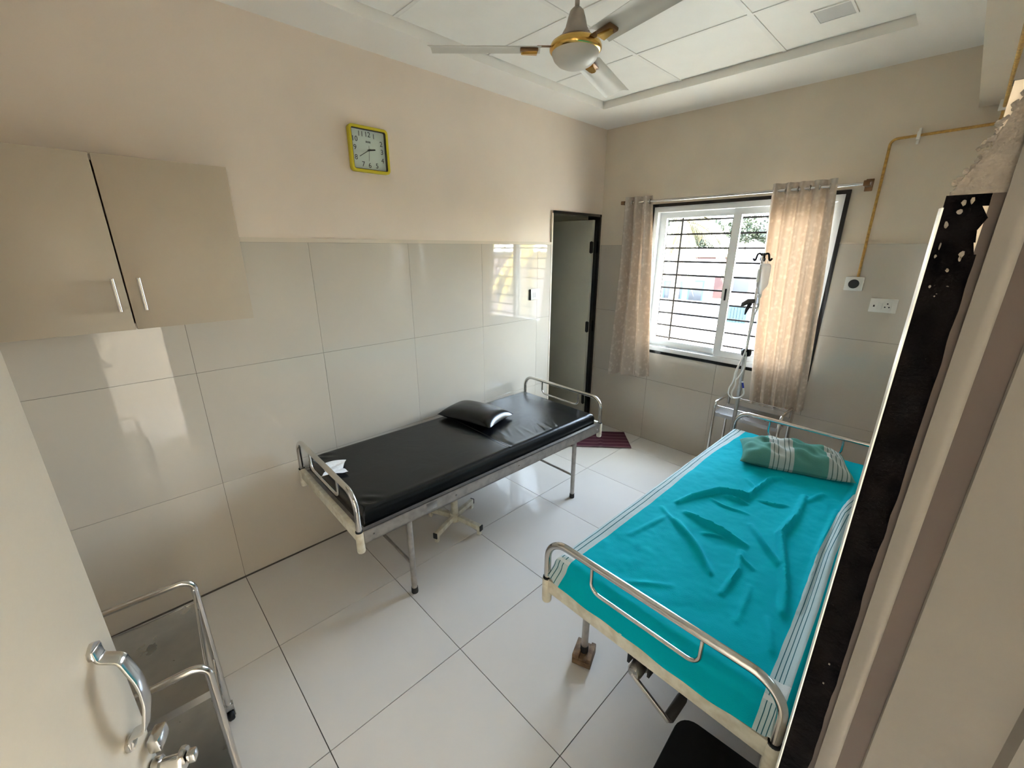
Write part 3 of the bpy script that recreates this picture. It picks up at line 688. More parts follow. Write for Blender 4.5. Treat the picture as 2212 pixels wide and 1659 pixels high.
def sheet(u, v):
    a = -DL+(W2+DL+DR)*u; bq = -DF*1.45+(L2-.085+DF*1.45)*v
    xo, xd, yd = 0, 0, 0
    iw = x1s-x0s-2*RAD; ta = RAD-a; tb = a-(iw+RAD)
    if ta > 0: o_, xd = fold1(ta, DL); x = x0s+RAD-o_
    elif tb > 0: o_, xd = fold1(tb, DR); x = x1s-RAD+o_
    else: x = x0s+a
    tf = RAD-bq
    if tf > 0:
        hang = .50+.13*math.sin(PI*min(1, max(0, u)))**.8      # the hem hangs lowest mid-bed
        o_, yd = fold1(tf*hang, DF); y = y0s+RAD-o_-.040*smoothstep(.025, .075, yd)-.004*smoothstep(0, .1, yd)*(1+math.sin(u*11))
    else: y = y0s+bq
    d = max(xd, yd) if min(xd, yd) < 1e-6 else math.hypot(xd, yd)*.9
    top = 1-smoothstep(0, .03, d)
    wpt = Tb @ Vector((x, y, 0)); z = zt_-d+wrinkle(wpt.x, wpt.y)*top
    if d > .02: z += .002*math.sin(u*40)
    z -= .008*math.exp(-((x-.42)**2/.03+(y-1.0)**2/.10))*top
    return (x, y, z)
def sheetuv(u, v):
    a = -DL+(W2+DL+DR)*u; bq = -DF*1.45+(L2-.085+DF*1.45)*v
    # the right border has been dragged inwards: its weave follows a curve
    cxs = [(0, .707), (.15, .700), (.40, .690), (.75, .670), (1.10, .668), (1.35, .690), (1.55, .735), (1.9, .75)]
    for k in range(len(cxs)-1):
        if cxs[k][0] <= bq <= cxs[k+1][0]:
            t = (bq-cxs[k][0])/(cxs[k+1][0]-cxs[k][0]); c = cxs[k][1]+(cxs[k+1][1]-cxs[k][1])*t; break
    else: c = cxs[0][1] if bq < 0 else cxs[-1][1]
    lcx = .060+.025*smoothstep(1.2, 1.7, bq)+.008*math.sin(bq*3)
    uu = a/lcx*.105 if a < lcx and a > 0 else (a if a <= 0 else .105+(a-lcx)/(c-lcx)*(.90-.105) if a < c else .90+(a-c)*3.3)
    return (uu, bq)
bs = part('bed_sheet', MB().grid(na, nb, sheet, sheetuv), 'sheet', smooth=75, loc=(B2[0], B2[1], 0), rot=(0, 0, R2))
sm = bs.modifiers.new('thickness', 'SOLIDIFY'); sm.thickness = .002; sm.offset = 1
tag(bs, 'rumpled teal bed sheet with pale striped borders on the hospital bed', 'bed sheet')
p2 = part('pillow', pillow(.50, .30, .135, 50, uv=True, wr=.010, seed=5, flat=.28), 'pillowcloth', smooth=70, loc=(2.035, -1.045, ZB2+.066), rot=(0, 0, math.radians(19)))
tag(p2, 'green pillow with white stripe bands on the teal bed', 'pillow', 'pillows')

# ================================================================== STOOL UNDER THE COUCH
st = thing('revolving_stool', 'cream enamel stool with a four-armed foot pushed under the black couch', 'stool', (.445, -2.135, 0), 0)
part('column', MB().lathe([(0, .06), (.026, .06), (.024, .12), (.022, .40), (0, .40)], 18), 'whitepaint', st, smooth=40)
part('hub', MB().lathe([(0, .03), (.034, .03), (.036, .04), (.036, .075), (.028, .085), (0, .085)], 18), 'whitepaint', st, smooth=40)
for k in range(4):
    a = math.radians((-71, 14, 109, 200)[k]); c, s = math.cos(a), math.sin(a)
    arm = part('arm', MB().bar((c*.025, s*.025, .062), (c*.215, s*.215, .050), .026, .034), 'whitepaint', st, bev=.002)
    part('arm_cap', MB().bar((c*.214, s*.214, .050), (c*.221, s*.221, .050), .028, .036), 'rubber', arm)
    part('foot', MB().bar((c*.190, s*.190, .016), (c*.212, s*.212, .016), .022, .034), 'whitepaint', arm)
part('seat', MB().lathe([(0, .40), (.14, .40), (.15, .41), (.15, .435), (.14, .448), (0, .45)], 28), 'steel', st, smooth=40)

# ================================================================== TROLLEYS
def trolley(label, loc, rz, LX, LY, zt, shelves, r=.0105):
    t = thing('instrument_trolley', label, 'trolley', loc, rz, group='small steel trolleys')
    for sx in (-1, 1):
        x = sx*LX/2
        hp = part('end_frame', MB().tube(fillet([(x, -LY/2, .075), (x, -LY/2, zt), (x, LY/2, zt), (x, LY/2, .075)], .04, 8), r, 12), 'chrome', t, smooth=50)
        for sy in (-1, 1):
            y = sy*LY/2
            c = part('castor', MB().lathe([(0, -.011), (.020, -.011), (.024, -.006), (.024, .006), (.020, .011), (0, .011)], 16, axis='y', c=(x, y, .024)), 'blackplastic', t, smooth=40)
            part('fork', MB().box(x-.010, x+.010, y-.016, y-.012, .018, .055).box(x-.010, x+.010, y+.012, y+.016, .018, .055).box(x-.012, x+.012, y-.016, y+.016, .052, .078), 'steel', c, bev=.002)
    for z in shelves:
        s = part('shelf', MB().box(-LX/2, LX/2, -LY/2+.004, LY/2-.004, z-.002, z), 'steel', t)
        part('shelf_lip', MB().box(-LX/2, LX/2, -LY/2+.002, -LY/2+.005, z-.022, z+.003).box(-LX/2, LX/2, LY/2-.005, LY/2-.002, z-.022, z+.003).box(-LX/2-.002, -LX/2+.002, -LY/2, LY/2, z-.022, z+.003).box(LX/2-.002, LX/2+.002, -LY/2, LY/2, z-.022, z+.003), 'steel', s)
        for sy in (-1, 1): part('guard_rail', MB().tube([(-LX/2, sy*(LY/2-.004), z+.060), (LX/2, sy*(LY/2-.004), z+.060)], .0035, 8), 'chrome', s, smooth=50)
    return t
trolley('low stainless steel trolley behind the open door, bottom left corner', (1.020, -3.685, 0), math.radians(-3.5), .405, .32, .683, (.26, .585))
trolley('small steel trolley against the wall below the window, behind the teal bed', (1.605, -.265, 0), math.radians(0), .43, .29, .685, (.25, .60))

# ================================================================== IV STAND
iv = thing('iv_stand', 'chrome drip stand behind the head of the teal bed', 'drip stand', (1.575, -.545, 0))
part('base', MB().lathe([(0, .0), (.055, .0), (.06, .01), (.05, .05), (.016, .06), (0, .06)], 20), 'steel', iv, smooth=40)
for k in range(4):
    a = PI/4+k*PI/2
    part('foot', MB().bar((.03*math.cos(a), .03*math.sin(a), .024), (.15*math.cos(a), .15*math.sin(a), .014), .022, .02), 'steel', iv, bev=.003)
part('lower_tube', MB().tube([(0, 0, .05), (0, 0, 1.10)], .0125, 14), 'steelrail', iv, smooth=40)
part('upper_rod', MB().tube([(0, 0, 1.05), (0, 0, 1.735)], .0085, 12), 'chrome', iv, smooth=40)
part('height_knob', MB().lathe([(0, -.024), (.024, -.024), (.032, -.012), (.032, .012), (.022, .024), (0, .024)], 9, c=(.004, -.006, 1.122)), 'blackplastic', iv, smooth=25)
for k in range(4):
    a = k*PI/2+.5; c, s = math.cos(a), math.sin(a)
    part('hook', MB().tube(fillet([(0, 0, 1.728), (c*.028, s*.028, 1.752), (c*.040, s*.040, 1.695), (c*.052, s*.052, 1.715)], .014, 5), .0060, 8), 'blackplastic', iv, smooth=50)
cl_ = part('lower_hook', MB().tube([(0, 0, 1.455), (-.035, -.012, 1.450), (-.062, -.018, 1.430), (-.070, -.02, 1.415)], [.014, .017, .014, .005], 10), 'ivgrey', iv, smooth=50, label='dark curved clamp')
part('clamp_tail', MB().tube([(-.022, -.008, 1.440), (-.036, -.014, 1.400), (-.042, -.016, 1.365)], [.013, .011, .004], 8), 'blackplastic', cl_, smooth=50)
# hanging bottle (upside down) and its line
bx, by = 1.600, -.560
bo = thing('iv_bottle', 'clear plastic fluid bottle hanging upside down from the drip stand', 'bottle', (bx, by, 1.50))
part('body', MB().lathe([(0, .0), (.010, .0), (.011, .018), (.016, .028), (.030, .048), (.034, .065), (.034, .165), (.031, .178), (.022, .184), (0, .184)], 24), 'clearplastic', bo, smooth=50)
part('label', MB().grid(10, 6, lambda u, v: (.0346*math.cos(2.3+u*2.2), .0346*math.sin(2.3+u*2.2), .075+.075*v)), 'paper', bo, smooth=50)
part('hanger', MB().tube([(-.006, 0, .184), (-.010, 0, .205), (0, 0, .214), (.010, 0, .205), (.006, 0, .184)], .002, 6), 'white', bo, smooth=50)
part('stopper', MB().lathe([(0, -.022), (.008, -.022), (.010, -.010), (.012, 0), (0, 0)], 14), 'white', bo, smooth=50)
line = [(bx, by, 1.478), (bx+.002, by-.004, 1.42), (bx-.006, by-.02, 1.36), (bx-.008, by-.03, 1.25), (bx-.016, by-.03, 1.14), (bx-.036, by-.035, 1.05), (bx-.048, by-.035, .97), (bx-.040, by-.035, .90), (bx-.052, by-.040, .845), (bx-.038, by-.045, .812), (bx-.002, by-.045, .822), (bx+.022, by-.045, .855), (bx+.014, by-.045, .895)]
def catmull(P, k=8):
    P = [Vector(p) for p in P]; out = []
    for i in range(len(P)-1):
        p0, p1, p2_, p3 = P[max(i-1, 0)], P[i], P[i+1], P[min(i+2, len(P)-1)]
        for j in range(k):
            t = j/k; out.append(.5*((2*p1)+(p2_-p0)*t+(2*p0-5*p1+4*p2_-p3)*t*t+(-p0+3*p1-3*p2_+p3)*t**3))
    out.append(P[-1]); return out
tl = thing('iv_tubing', 'white drip line looped around the drip stand with a blue tip', 'tubing', (bx, by, .8))
loc0 = Vector((bx, by, .8))
part('tube', MB().tube([p-loc0 for p in catmull(line)], .0050, 8), 'white', tl, smooth=60)
part('loop', MB().tube([p-loc0 for p in catmull([(bx-.036, by-.035, 1.055), (bx-.055, by-.03, .99), (bx-.06, by-.03, .92), (bx-.075, by-.035, .87), (bx-.072, by-.04, .83), (bx-.045, by-.045, .808)])], .0042, 8), 'white', tl, smooth=60)
part('loop', MB().tube([p-loc0 for p in catmull([(bx-.01, by-.03, 1.13), (bx-.004, by-.03, 1.05), (bx-.018, by-.03, .985), (bx-.045, by-.035, .93)])], .0040, 8), 'white', tl, smooth=60)
part('drip_chamber', MB().lathe([(0, -.05), (.006, -.048), (.008, -.04), (.008, 0), (.004, .006), (0, .006)], 12, c=(.0, -.002, 1.44-.8)), 'clearplastic', tl, smooth=50)
part('connector', MB().tube([(.014, -.045, .095), (.004, -.045, .130)], .0062, 10), 'blue', tl, smooth=50, label='blue connector')
part('connector_cap', MB().tube([(.004, -.045, .130), (.002, -.045, .137)], .0072, 10), 'white', tl, smooth=50)

# ================================================================== WASTE BIN under the bed foot
bn = thing('waste_bin', 'black plastic bin under the foot of the teal bed', 'bin', (2.268, -2.610, 0), math.radians(3))
def rrect(w_, h_, r, n=6):
    out = []
    for cxx, cyy, a0 in ((w_/2-r, h_/2-r, 0), (-w_/2+r, h_/2-r, PI/2), (-w_/2+r, -h_/2+r, PI), (w_/2-r, -h_/2+r, 1.5*PI)):
        out += [(cxx+r*math.cos(a0+k/n*PI/2), cyy+r*math.sin(a0+k/n*PI/2)) for k in range(n+1)]
    return out
mb = MB(); P0 = rrect(.225, .30, .045); P1 = rrect(.255, .335, .05); k = len(P0); b_ = 0
mb.v += [(x, y, .004) for x, y in P0]+[(x, y, .285) for x, y in P1]
mb.f.append(tuple(reversed(range(k)))); mb.f.append(tuple(range(k, 2*k)))
for i in range(k): mb.f.append((i, (i+1) % k, k+(i+1) % k, k+i))
part('body', mb, 'blackplastic', bn, smooth=40)
part('lid', bevel(MB().prism(rrect(.275, .355, .055), .283, .312).mesh('lid'), .006), 'blackplastic', bn)
part('lid_knob', MB().lathe([(0, .31), (.05, .31), (.045, .322), (0, .325)], 18), 'blackplastic', bn, smooth=40)

# ================================================================== WALL CLOCK
ck = thing('wall_clock', 'square yellow wall clock above the black couch', 'clock', (-TH, -2.284, 2.289))
# local: wall plane y-z, x outward
def ring(mb, a, b, r0, r1, z0, z1):
    A = rrect(a, a, r0, 5); B = rrect(b, b, r1, 5); k = len(A); o = len(mb.v)
    for P, z in ((A, z0), (A, z1), (B, z1), (B, z0)): mb.v += [(z, -p, q) for p, q in P]
    for r in range(4):
        r2_ = (r+1) % 4
        for i in range(k): j = (i+1) % k; mb.f.append((o+r*k+i, o+r*k+j, o+r2_*k+j, o+r2_*k+i))
    return mb
part('frame', bevel(ring(MB(), .229, .199, .022, .010, .002, .034).mesh('frame'), .004), 'yellow', ck)
part('inner_lip', ring(MB(), .1995, .195, .010, .008, .010, .030), 'blackplastic', ck)
dl = part('dial', MB().box(.002, .012, -.098, .098, -.098, .098), 'paper', ck)
def text_mesh(body, size):
    cu = bpy.data.curves.new('t', 'FONT'); cu.body = body; cu.size = size; cu.align_x = 'CENTER'; cu.align_y = 'CENTER'; cu.extrude = .0003
    o = bpy.data.objects.new('t', cu); COL.objects.link(o); dg = bpy.context.evaluated_depsgraph_get(); me = bpy.data.meshes.new_from_object(o.evaluated_get(dg))
    bpy.data.objects.remove(o); bpy.data.curves.remove(cu); return me
npos = {12: (0, .077), 1: (.036, .072), 2: (.078, .040), 3: (.080, .000), 4: (.080, -.044), 5: (.043, -.074), 6: (0, -.076), 7: (-.038, -.073), 8: (-.076, -.042), 9: (-.078, .006), 10: (-.076, .048), 11: (-.040, .076)}
RT = (PI/2, 0, PI/2)
for k, (a, c) in npos.items():
    me = text_mesh(str(k), .036); me.name = 'numeral'; part('numeral', me, 'ink', dl, loc=(.0125, a, c), rot=RT)
mk = MB()
for k in range(5): mk.box(.0122, .0126, -.013+.006*k, -.0095+.006*k, .036+(.001 if k % 2 else 0), .046)
part('maker_mark', mk, 'ink', dl)
def hand(name, clock_deg, Lh, wd, back, x):
    a = math.radians(clock_deg); d = Vector((0, math.sin(a), math.cos(a))); part(name, MB().bar(-d*back+Vector((x, 0, 0)), d*Lh+Vector((x, 0, 0)), .001, wd, (1, 0, 0)) if False else ribbon(MB(), [tuple(-d*back+Vector((x, 0, 0))), tuple(Vector((x, 0, 0))), tuple(d*Lh+Vector((x, 0, 0)))], tuple(Vector((1, 0, 0)).cross(d)*wd), .001), 'ink', ck)
hand('hour_hand', 80, .040, .0065, .008, .0145); hand('minute_hand', 238, .067, .0032, .012, .0158); hand('second_hand', 185, .055, .0012, .022, .0170)
part('hub', MB().lathe([(0, .013), (.005, .013), (.005, .019), (0, .019)], 14, axis='x'), 'ink', ck)
part('cover_glass', MB().box(.024, .0255, -.098, .098, -.098, .098), 'glass', ck)

# ================================================================== WALL CABINET
cb = thing('wall_cabinet', 'beige two-door wall cabinet on the left wall near the entrance', 'cabinet', (0, -3.458, 1.482))
DP = .33
part('body', MB().box(-.0, DP-.022, -.402, .392, 0, .018).box(0, DP-.022, -.402, .392, .574, .592).box(0, DP-.022, -.402, -.384, .018, .574).box(0, DP-.022, .374, .392, .018, .574).box(0, .008, -.384, .374, .018, .574), 'laminate', cb)
for y0, y1, hy, dx in ((-.402, -.0025, -.031, .0015), (.0025, .392, .041, 0)):
    dr = part('door', MB().box(DP-.020, DP+dx, y0, y1, -.002, .594), 'laminate', cb, bev=.0015)
    hd = part('handle', MB().tube([(DP+.028, hy, .070), (DP+.028, hy, .186)], .0062, 12), 'chrome', dr, smooth=45)
    for z in (.083, .173): part('standoff', MB().tube([(DP, hy, z), (DP+.026, hy, z)], .0045, 8), 'chrome', hd, smooth=45)

# ================================================================== CEILING FAN
FX, FY, FZ = 1.208, -1.999, 2.52
fn_ = thing('ceiling_fan', 'cream three-blade ceiling fan with gold ring', 'fan', (FX, FY, FZ))
part('down_rod', MB().tube([(0, 0, .10), (0, 0, ZP-FZ+.003)], .009, 12), 'fangrey', fn_, smooth=40)
part('ceiling_cup', MB().lathe([(0, ZP-FZ-.07), (.018, ZP-FZ-.07), (.03, ZP-FZ-.05), (.05, ZP-FZ), (0, ZP-FZ)], 24), 'fanwhite', fn_, smooth=50)
part('canopy', MB().lathe([(.009, .118), (.016, .118), (.026, .108), (.034, .085), (.042, .055), (.055, .035), (.062, .012), (.0, .012)], 28), 'fangrey', fn_, smooth=50)
part('motor', MB().lathe([(0, .018), (.075, .018), (.088, .008), (.092, -.004), (.088, -.014), (0, -.014)], 36), 'bronze', fn_, smooth=50)
part('gold_ring', MB().lathe([(.080, .012), (.094, .006), (.1005, -.006), (.1005, -.016), (.094, -.024), (.085, -.026), (.080, -.014)], 40), 'gold', fn_, smooth=50)
part('bowl', MB().lathe([(.092, -.018), (.0905, -.030), (.083, -.046), (.067, -.061), (.045, -.071), (.020, -.076), (0.001, -.077)], 40), 'fanwhite', fn_, smooth=60)
for k, a in enumerate((106.5, -133.5, -13.5)):
    T = Matrix.Rotation(math.radians(a), 4, 'Z') @ Matrix.Translation((0, 0, -.006)) @ Matrix.Rotation(math.radians(-11), 4, 'X')
    def bl(u, v, s):
        x = .135+.43*u; hw = .052+.006*u; y = (v-.5)*2*hw
        z = -.010*(2*v-1)**2+.004*math.cos((v-.3)*9)*.5; return tuple(T @ Vector((x, y, z+s)))
    mb = MB(); mb.grid(14, 15, lambda u, v: bl(u, v, 0)); mb.grid(14, 15, lambda u, v: bl(u, v, .0016))
    o1 = 14*15
    ringi = [i for i in range(14)]+[13+14*j for j in range(1, 15)]+[14*14+i for i in range(12, -1, -1)]+[14*j for j in range(13, 0, -1)]
    for q in range(len(ringi)): a_, b_ = ringi[q], ringi[(q+1) % len(ringi)]; mb.f.append((a_, b_, o1+b_, o1+a_))
    bd = part('blade', mb, 'fanwhite', fn_, smooth=40)
    br = part('blade_bracket', bevel(MB().box(.085, .150, -.012, .012, .0, .004, T).box(.145, .215, -.022, .022, -.016, -.004, T).mesh('blade_bracket'), .003), 'bronze', bd)
    part('bracket_cap', MB().prism([(.150, -.017), (.205, -.010), (.211, 0), (.205, .010), (.150, .017)], -.024, -.015, T), 'gold', br)
# recessed lamp in the ceiling panel
rl = thing('recessed_lamp', 'small square unlit lamp recessed in the ceiling panel', 'lamp', (1.768, -.80, ZP))
part('lamp_trim', MB().box(-.080, .080, -.080, -.070, -.003, .003).box(-.080, .080, .070, .080, -.003, .003).box(-.080, -.070, -.070, .070, -.003, .003).box(.070, .080, -.070, .070, -.003, .003), 'tbar', rl)
part('diffuser', MB().box(-.070, .070, -.070, .070, -.0012, .003), 'lightpanel', rl)

# ================================================================== WALL FITTINGS
cdn = thing('conduit_pipe', 'rusty ochre conduit running down the back wall from the beam', 'pipe', (1.988, 0, 1.60))
pc_ = [(1.992, -.012, 1.60), (1.988, -.012, 2.378), (2.405, -.012, 2.388), (2.412, -.09, 2.40), (2.413, -2.9, 2.42)]
part('pipe', MB().tube([Vector(p)-Vector((1.988, 0, 1.60)) for p in fillet(pc_, {1: .03, 2: .02, 3: .05}, 6)], .0075, 12), 'conduit', cdn, smooth=50)
part('clamp', MB().box(.110, .126, -.026, -.0005, .760, .800).box(.112, .124, -.004, .0115, .74, .82), 'white', cdn, bev=.002)
part('clamp', MB().box(.405, .447, -.34, -.325, .785, .83), 'white', cdn, bev=.002)
jb = thing('call_box', 'small white wall box with a round dark opening below the conduit', 'wall box', (1.981, 0, 1.556))
part('box', MB().box(-.048, .048, -.028, -.0005, -.043, .043), 'white', jb, bev=.004)
part('bezel', MB().lathe([(.022, 0), (.028, 0), (.028, .005), (.022, .005)], 28, axis='y', c=(0, -.0335, 0)), 'ink', jb, smooth=40)
part('socket_face', MB().lathe([(0, 0), (.023, 0), (.023, .003), (0, .003)], 28, axis='y', c=(0, -.0315, 0)), 'white', jb)
part('opening', MB().lathe([(0, 0), (.014, 0), (.014, .002), (0, .002)], 8, axis='y', c=(0, -.0330, 0)), 'ink', jb)
sp = thing('socket_plate', 'white switch and socket plate on the wall right of the window', 'socket', (2.151, 0, 1.431))
part('plate', MB().box(-.067, .067, -.012, -.0005, -.043, .043), 'white', sp, bev=.003)
part('module', MB().box(-.001, .040, -.0155, -.012, -.027, .027), 'white', sp, bev=.001)
part('rocker', MB().box(-.030, -.004, -.0165, -.012, -.022, .018), 'white', sp, bev=.002)
mb = MB()
for x, z in ((.020, .013), (.010, -.008), (.030, -.008)): mb.lathe([(0, 0), (.0042, 0), (.0042, .001), (0, .001)], 10, axis='y', c=(x, -.0162, z))
part('pin_holes', mb, 'ink', sp)
part('indicator', MB().box(-.048, -.040, -.0135, -.012, -.010, .002), 'ink', sp)
sw = thing('switch_plate', 'small white switch plate beside the inner door on the left wall', 'switch', (0, -.918, 1.405))
part('plate', MB().box(.0005, .018, -.052, .052, -.044, .044), 'white', sw, bev=.003)
for y in (-.022, .002): part('rocker', MB().box(.018, .0215, y-.009, y+.009, -.022, .020), 'white', sw, bev=.001)
part('rocker_gap', MB().box(.018, .0186, -.012, -.0085, -.022, .020).box(.018, .0186, .0125, .0145, -.022, .020), 'ink', sw)
part('side_gap', MB().box(-.001, .016, -.0545, -.052, -.044, .044), 'dark', sw)

# ================================================================== FLOOR MAT
fm = thing('floor_mat', 'maroon striped cotton mat on the floor by the inner door', 'mat', (.40, -.40, 0), math.radians(0))
poly = [Vector((.215, -.70)), Vector((.680, -.285)), Vector((.445, -.03)), Vector((.045, -.40))]
def fmf(u, v):
    a = poly[0].lerp(poly[1], u); c = poly[3].lerp(poly[2], u); p = a.lerp(c, v); z = .006+.0025*math.sin(u*9)*math.sin(v*6)+.010*math.exp(-((u-.55)/.03)**2)*smoothstep(0, .2, v+.1)
    return (p.x-.40, p.y+.40, z)
o = part('cloth', MB().grid(60, 36, fmf, lambda u, v: (u, v*.45)), 'mat', fm, smooth=60); sm = o.modifiers.new('thickness', 'SOLIDIFY'); sm.thickness = .005; sm.offset = -1
mb = MB()
for k in range(60):
    p = poly[0].lerp(poly[1], (k+.5)/60); d = (poly[0]-poly[3]).normalized()*.014
    mb.tube([(p.x-.40, p.y+.40, .004), (p.x-.40+d.x, p.y+.40+d.y, .002)], .0012, 4)
part('fringe', mb, 'mat', fm, kind='stuff')

# ================================================================== OUTSIDE (seen through the window; the room is on an upper floor)
ZG = -3.2
M['ground'] = mat('pale sandy yard', (.13, .125, .115), .9, var=.2, vscale=.4)
M['leaf'] = mat('green leaves', (.005, .011, .002), .6, col2=(.014, .019, .0025), vscale=.8)
M['leaf2'] = mat('bluish green leaves', (.009, .014, .008), .6, col2=(.02, .024, .014), vscale=.9)
M['palm'] = mat('yellow green palm leaf', (.34, .27, .035), .55, col2=(.42, .27, .05), vscale=1.2)
M['bark'] = mat('grey palm bark', (.12, .095, .07), .9)
M['hwhite'] = mat('whitewashed wall', (.11, .11, .11), .8)
M['hblue'] = mat('turquoise painted shutters', (.004, .026, .036), .6)
M['hred'] = mat('red brick wall', (.034, .010, .007), .8)
M['horange'] = mat('orange painted wall', (.055, .028, .008), .8)
M['hdark'] = mat('dark window glass', (.008, .009, .012), .3)
M['roof'] = mat('grey sheet roof', (.06, .06, .066), .6)
M['hpink'] = mat('pale pink wall', (.25, .18, .16), .8)
gr = part('ground', MB().box(-120, 120, .5, 160, ZG-.3, ZG), 'ground'); tag(gr, 'sunlit pale yard below the window', 'ground', kind='structure')
def house(label, c, rz, wx, wy, hz, wallm, roofm, wins, winm, flat=False):
    h = thing('house', label, 'building', (c[0], c[1], ZG), rz)
    part('wall', MB().box(-wx/2, wx/2, -wy/2, wy/2, 0, hz), wallm, h)
    if flat: part('roof', MB().box(-wx/2-.25, wx/2+.25, -wy/2-.25, wy/2+.25, hz, hz+.18), roofm, h)
    else: part('roof', MB().prism([(-wy/2-.5, hz-.1), (wy/2+.5, hz-.1), (0, hz+1.1)], -wx/2-.4, wx/2+.4, Matrix(((0, 0, 1, 0), (1, 0, 0, 0), (0, 1, 0, 0), (0, 0, 0, 1)))), roofm, h)
    for x0, x1, z0, z1 in wins:
        f = part('window', MB().box(x0, x1, -wy/2-.06, -wy/2+.02, z0, z1), winm, h); part('pane', MB().box(x0+.12, x1-.12, -wy/2-.08, -wy/2-.05, z0+.12, z1-.12), 'hdark', f)
    return h
house('white house with turquoise shutters beyond the yard', (-14.4, 33.2), .42, 5.2, 5, 3.0, 'hwhite', 'roof', [(-1.2, .3, .9, 2.4), (.7, 1.9, .2, 2.5), (-2.4, -1.5, .9, 2.4)], 'hblue')
house('red and orange house between the other two', (-16.2, 44.2), .38, 4.2, 4.2, 4.1, 'hred', 'horange', [(-1.6, -.3, 2.2, 3.4), (.4, 1.6, 2.2, 3.4), (-1.5, -.4, .3, 1.7)], 'horange', flat=True)
house('pale house with grey sheet roof behind the right sash', (-9.2, 38.6), .30, 5.0, 4.4, 3.6, 'hpink', 'roof', [(-2.4, -1.2, 1.4, 2.8), (-.6, .8, .4, 2.6), (1.4, 2.5, 1.3, 2.7)], 'hdark')
house('tall white building at the left edge of the view', (-10.0, 14.6), .45, 4.2, 4.5, 8.5, 'hwhite', 'roof', [(.2, 1.2, 4.2, 5.6)], 'hdark', flat=True)
cw = part('boundary_wall', MB().box(-25, 14, 27.6, 27.85, ZG, ZG+1.3), 'hwhite'); tag(cw, 'low white boundary wall across the yard', 'wall')
gt = thing('yard_gate', 'small turquoise gate in the boundary wall', 'gate', (-7.6, 27.55, ZG))
for k in range(7): part('slat', MB().box(-.7+.2*k, -.54+.2*k, -.03, .02, .1, 1.25), 'hblue', gt)
def foliage(mb, c, rad, n, sz, rg):
    for _ in range(n):
        while True:
            d = Vector((rg.uniform(-1, 1), rg.uniform(-1, 1), rg.uniform(-1, 1)))
            if .25 < d.length < 1: break
        p = Vector(c)+Vector((d.x*rad[0], d.y*rad[1], d.z*rad[2])); a = Vector((rg.gauss(0, 1), rg.gauss(0, 1), rg.gauss(0, 1))).normalized(); b = a.orthogonal().normalized()
        s = sz*rg.uniform(.6, 1.3); k = len(mb.v); mb.v += [tuple(p-a*s), tuple(p+b*s*.45), tuple(p+a*s), tuple(p-b*s*.45)]; mb.f.append((k, k+1, k+2, k+3))
def tree(label, base, hz, blobs, m, seed, n=1500, sz=.16):
    rg = random.Random(seed); t = thing('tree', label, 'tree', (base[0], base[1], ZG), group='trees outside')
    mb = MB()
    for c, r in blobs: foliage(mb, c, r, int(n*r[0]*r[2]/4), sz, rg)
    part('crown', mb, m, t); part('trunk', MB().tube([(0, 0, 0), (.1, 0, hz*.5), (0, 0, hz)], [.22, .17, .10], 8), 'bark', t, smooth=60)
tree('broad green tree behind the turquoise shuttered house', (-21.8, 47.5), 6.8, [((0, 0, 7.4), (3.2, 2.5, 2.0)), ((3.2, 0, 6.6), (2.4, 2.2, 1.7)), ((-3.2, 0, 6.4), (2.6, 2, 1.8))], 'leaf', 2, 3000, .22)
tree('airy pale tree behind the right sash', (-12.5, 54), 7.0, [((0, 0, 7.6), (2.8, 2.2, 1.7)), ((3.0, 0, 6.4), (2.2, 2, 1.4))], 'leaf2', 5, 900, .22)
tree('dense green tree behind the red house', (-19.0, 62), 7.2, [((0, 0, 7.6), (2.8, 2.2, 1.9)), ((3.4, 0, 7.0), (2.4, 2, 1.6))], 'leaf', 8, 2400, .22)
M['palmdim'] = mat('palm leaf darkened against glare', (.04, .028, .002), .55, col2=(.024, .027, .003), vscale=1.2)  # darker copy of the palm leaf, so strong daylight does not bleach it
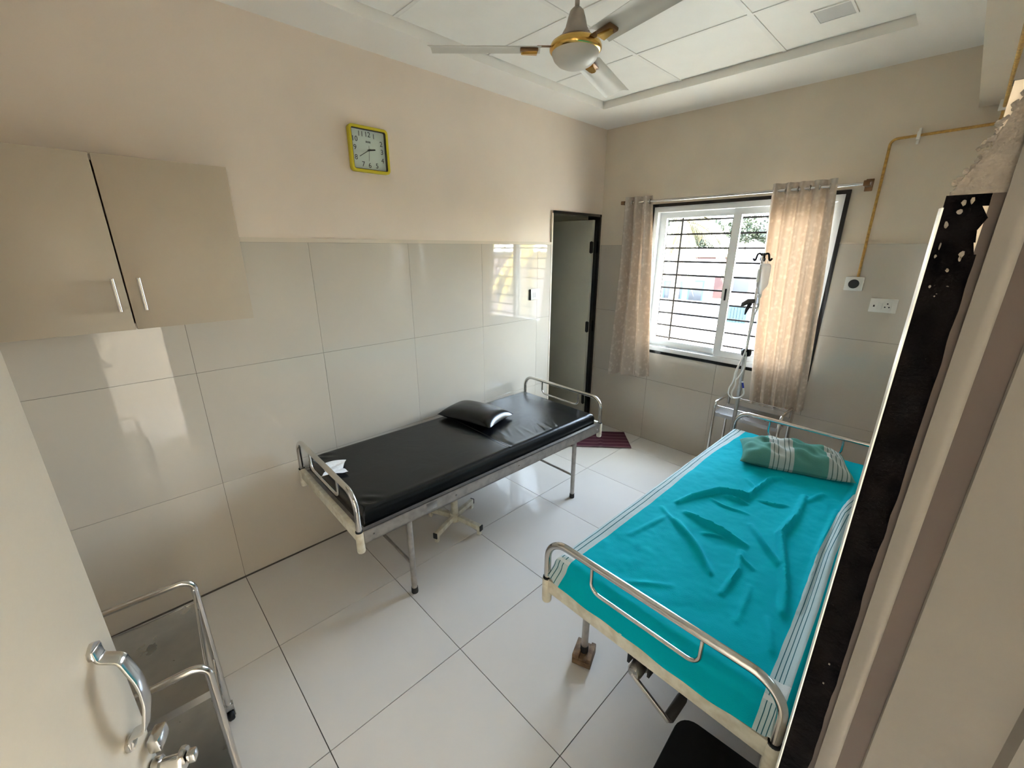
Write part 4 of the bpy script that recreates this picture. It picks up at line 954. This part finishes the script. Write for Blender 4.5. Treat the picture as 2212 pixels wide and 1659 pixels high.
def palm(label, base, hz, nf, Lf, seed, droop=1.0, lean=(0, 0), m='palm'):
    rg = random.Random(seed); t = thing('palm_tree', label, 'tree', (base[0], base[1], ZG), group='palms outside')
    part('trunk', MB().tube([(0, 0, 0), (lean[0]*.4, lean[1]*.4, hz*.5), (lean[0], lean[1], hz)], [.20, .15, .12], 10), 'bark', t, smooth=60)
    for k in range(nf):
        a = 2*PI*k/nf+rg.uniform(-.2, .2); el = rg.uniform(-.35, .95); L_ = Lf*rg.uniform(.8, 1.1); mb = MB(); pts = []
        for i in range(13):
            s = i/12; r = L_*s*math.cos(el)*(1-.25*s*s*droop); z = L_*s*math.sin(el)-.75*L_*s*s*droop; pts.append(Vector((lean[0]+r*math.cos(a), lean[1]+r*math.sin(a), hz+z)))
        mb.tube(pts, [.028*(1-.8*i/12) for i in range(13)], 5)
        for i in range(1, 12):
            for h in range(3):
                p = pts[i].lerp(pts[i+1] if i < 12 else pts[i], h/3); tg = (pts[min(i+1, 12)]-pts[i-1]).normalized(); sd = tg.cross(Vector((0, 0, 1))).normalized()
                for sg in (-1, 1):
                    ll = Lf*.24*(1-.5*abs(i/12-.45)*2)*rg.uniform(.8, 1.15); tip = p+sd*sg*ll*.55+tg*ll*.5+Vector((0, 0, -ll*.62)); wv = tg*.022; b0 = len(mb.v)
                    mid = p.lerp(tip, .45)+Vector((0, 0, .04)); mb.v += [tuple(p-wv), tuple(p+wv), tuple(mid+wv*1.1), tuple(mid-wv*1.1), tuple(tip)]; mb.f += [(b0, b0+1, b0+2, b0+3), (b0+3, b0+2, b0+4)]
        part('frond', mb, m, t)
palm('yellowish coconut palm seen at the upper left of the window', (-3.7, 9.3), 5.7, 16, 2.1, 3, lean=(.2, 0), m='palmdim')
palm('coconut palm close to the building, right of the window', (5.0, 5.6), 5.6, 18, 3.0, 6)
palm('second coconut palm further to the right of the window', (9.5, 9.0), 6.4, 16, 3.2, 11)
bh = house('pink house standing right of the window across the lane', (15.5, 17.5), -.75, 9, 6, 4.6, 'hpink', 'roof', [(-3.4, -2.2, 2.2, 3.6), (-.6, .6, 2.2, 3.6), (2.2, 3.4, 2.2, 3.6)], 'hwhite', flat=True)
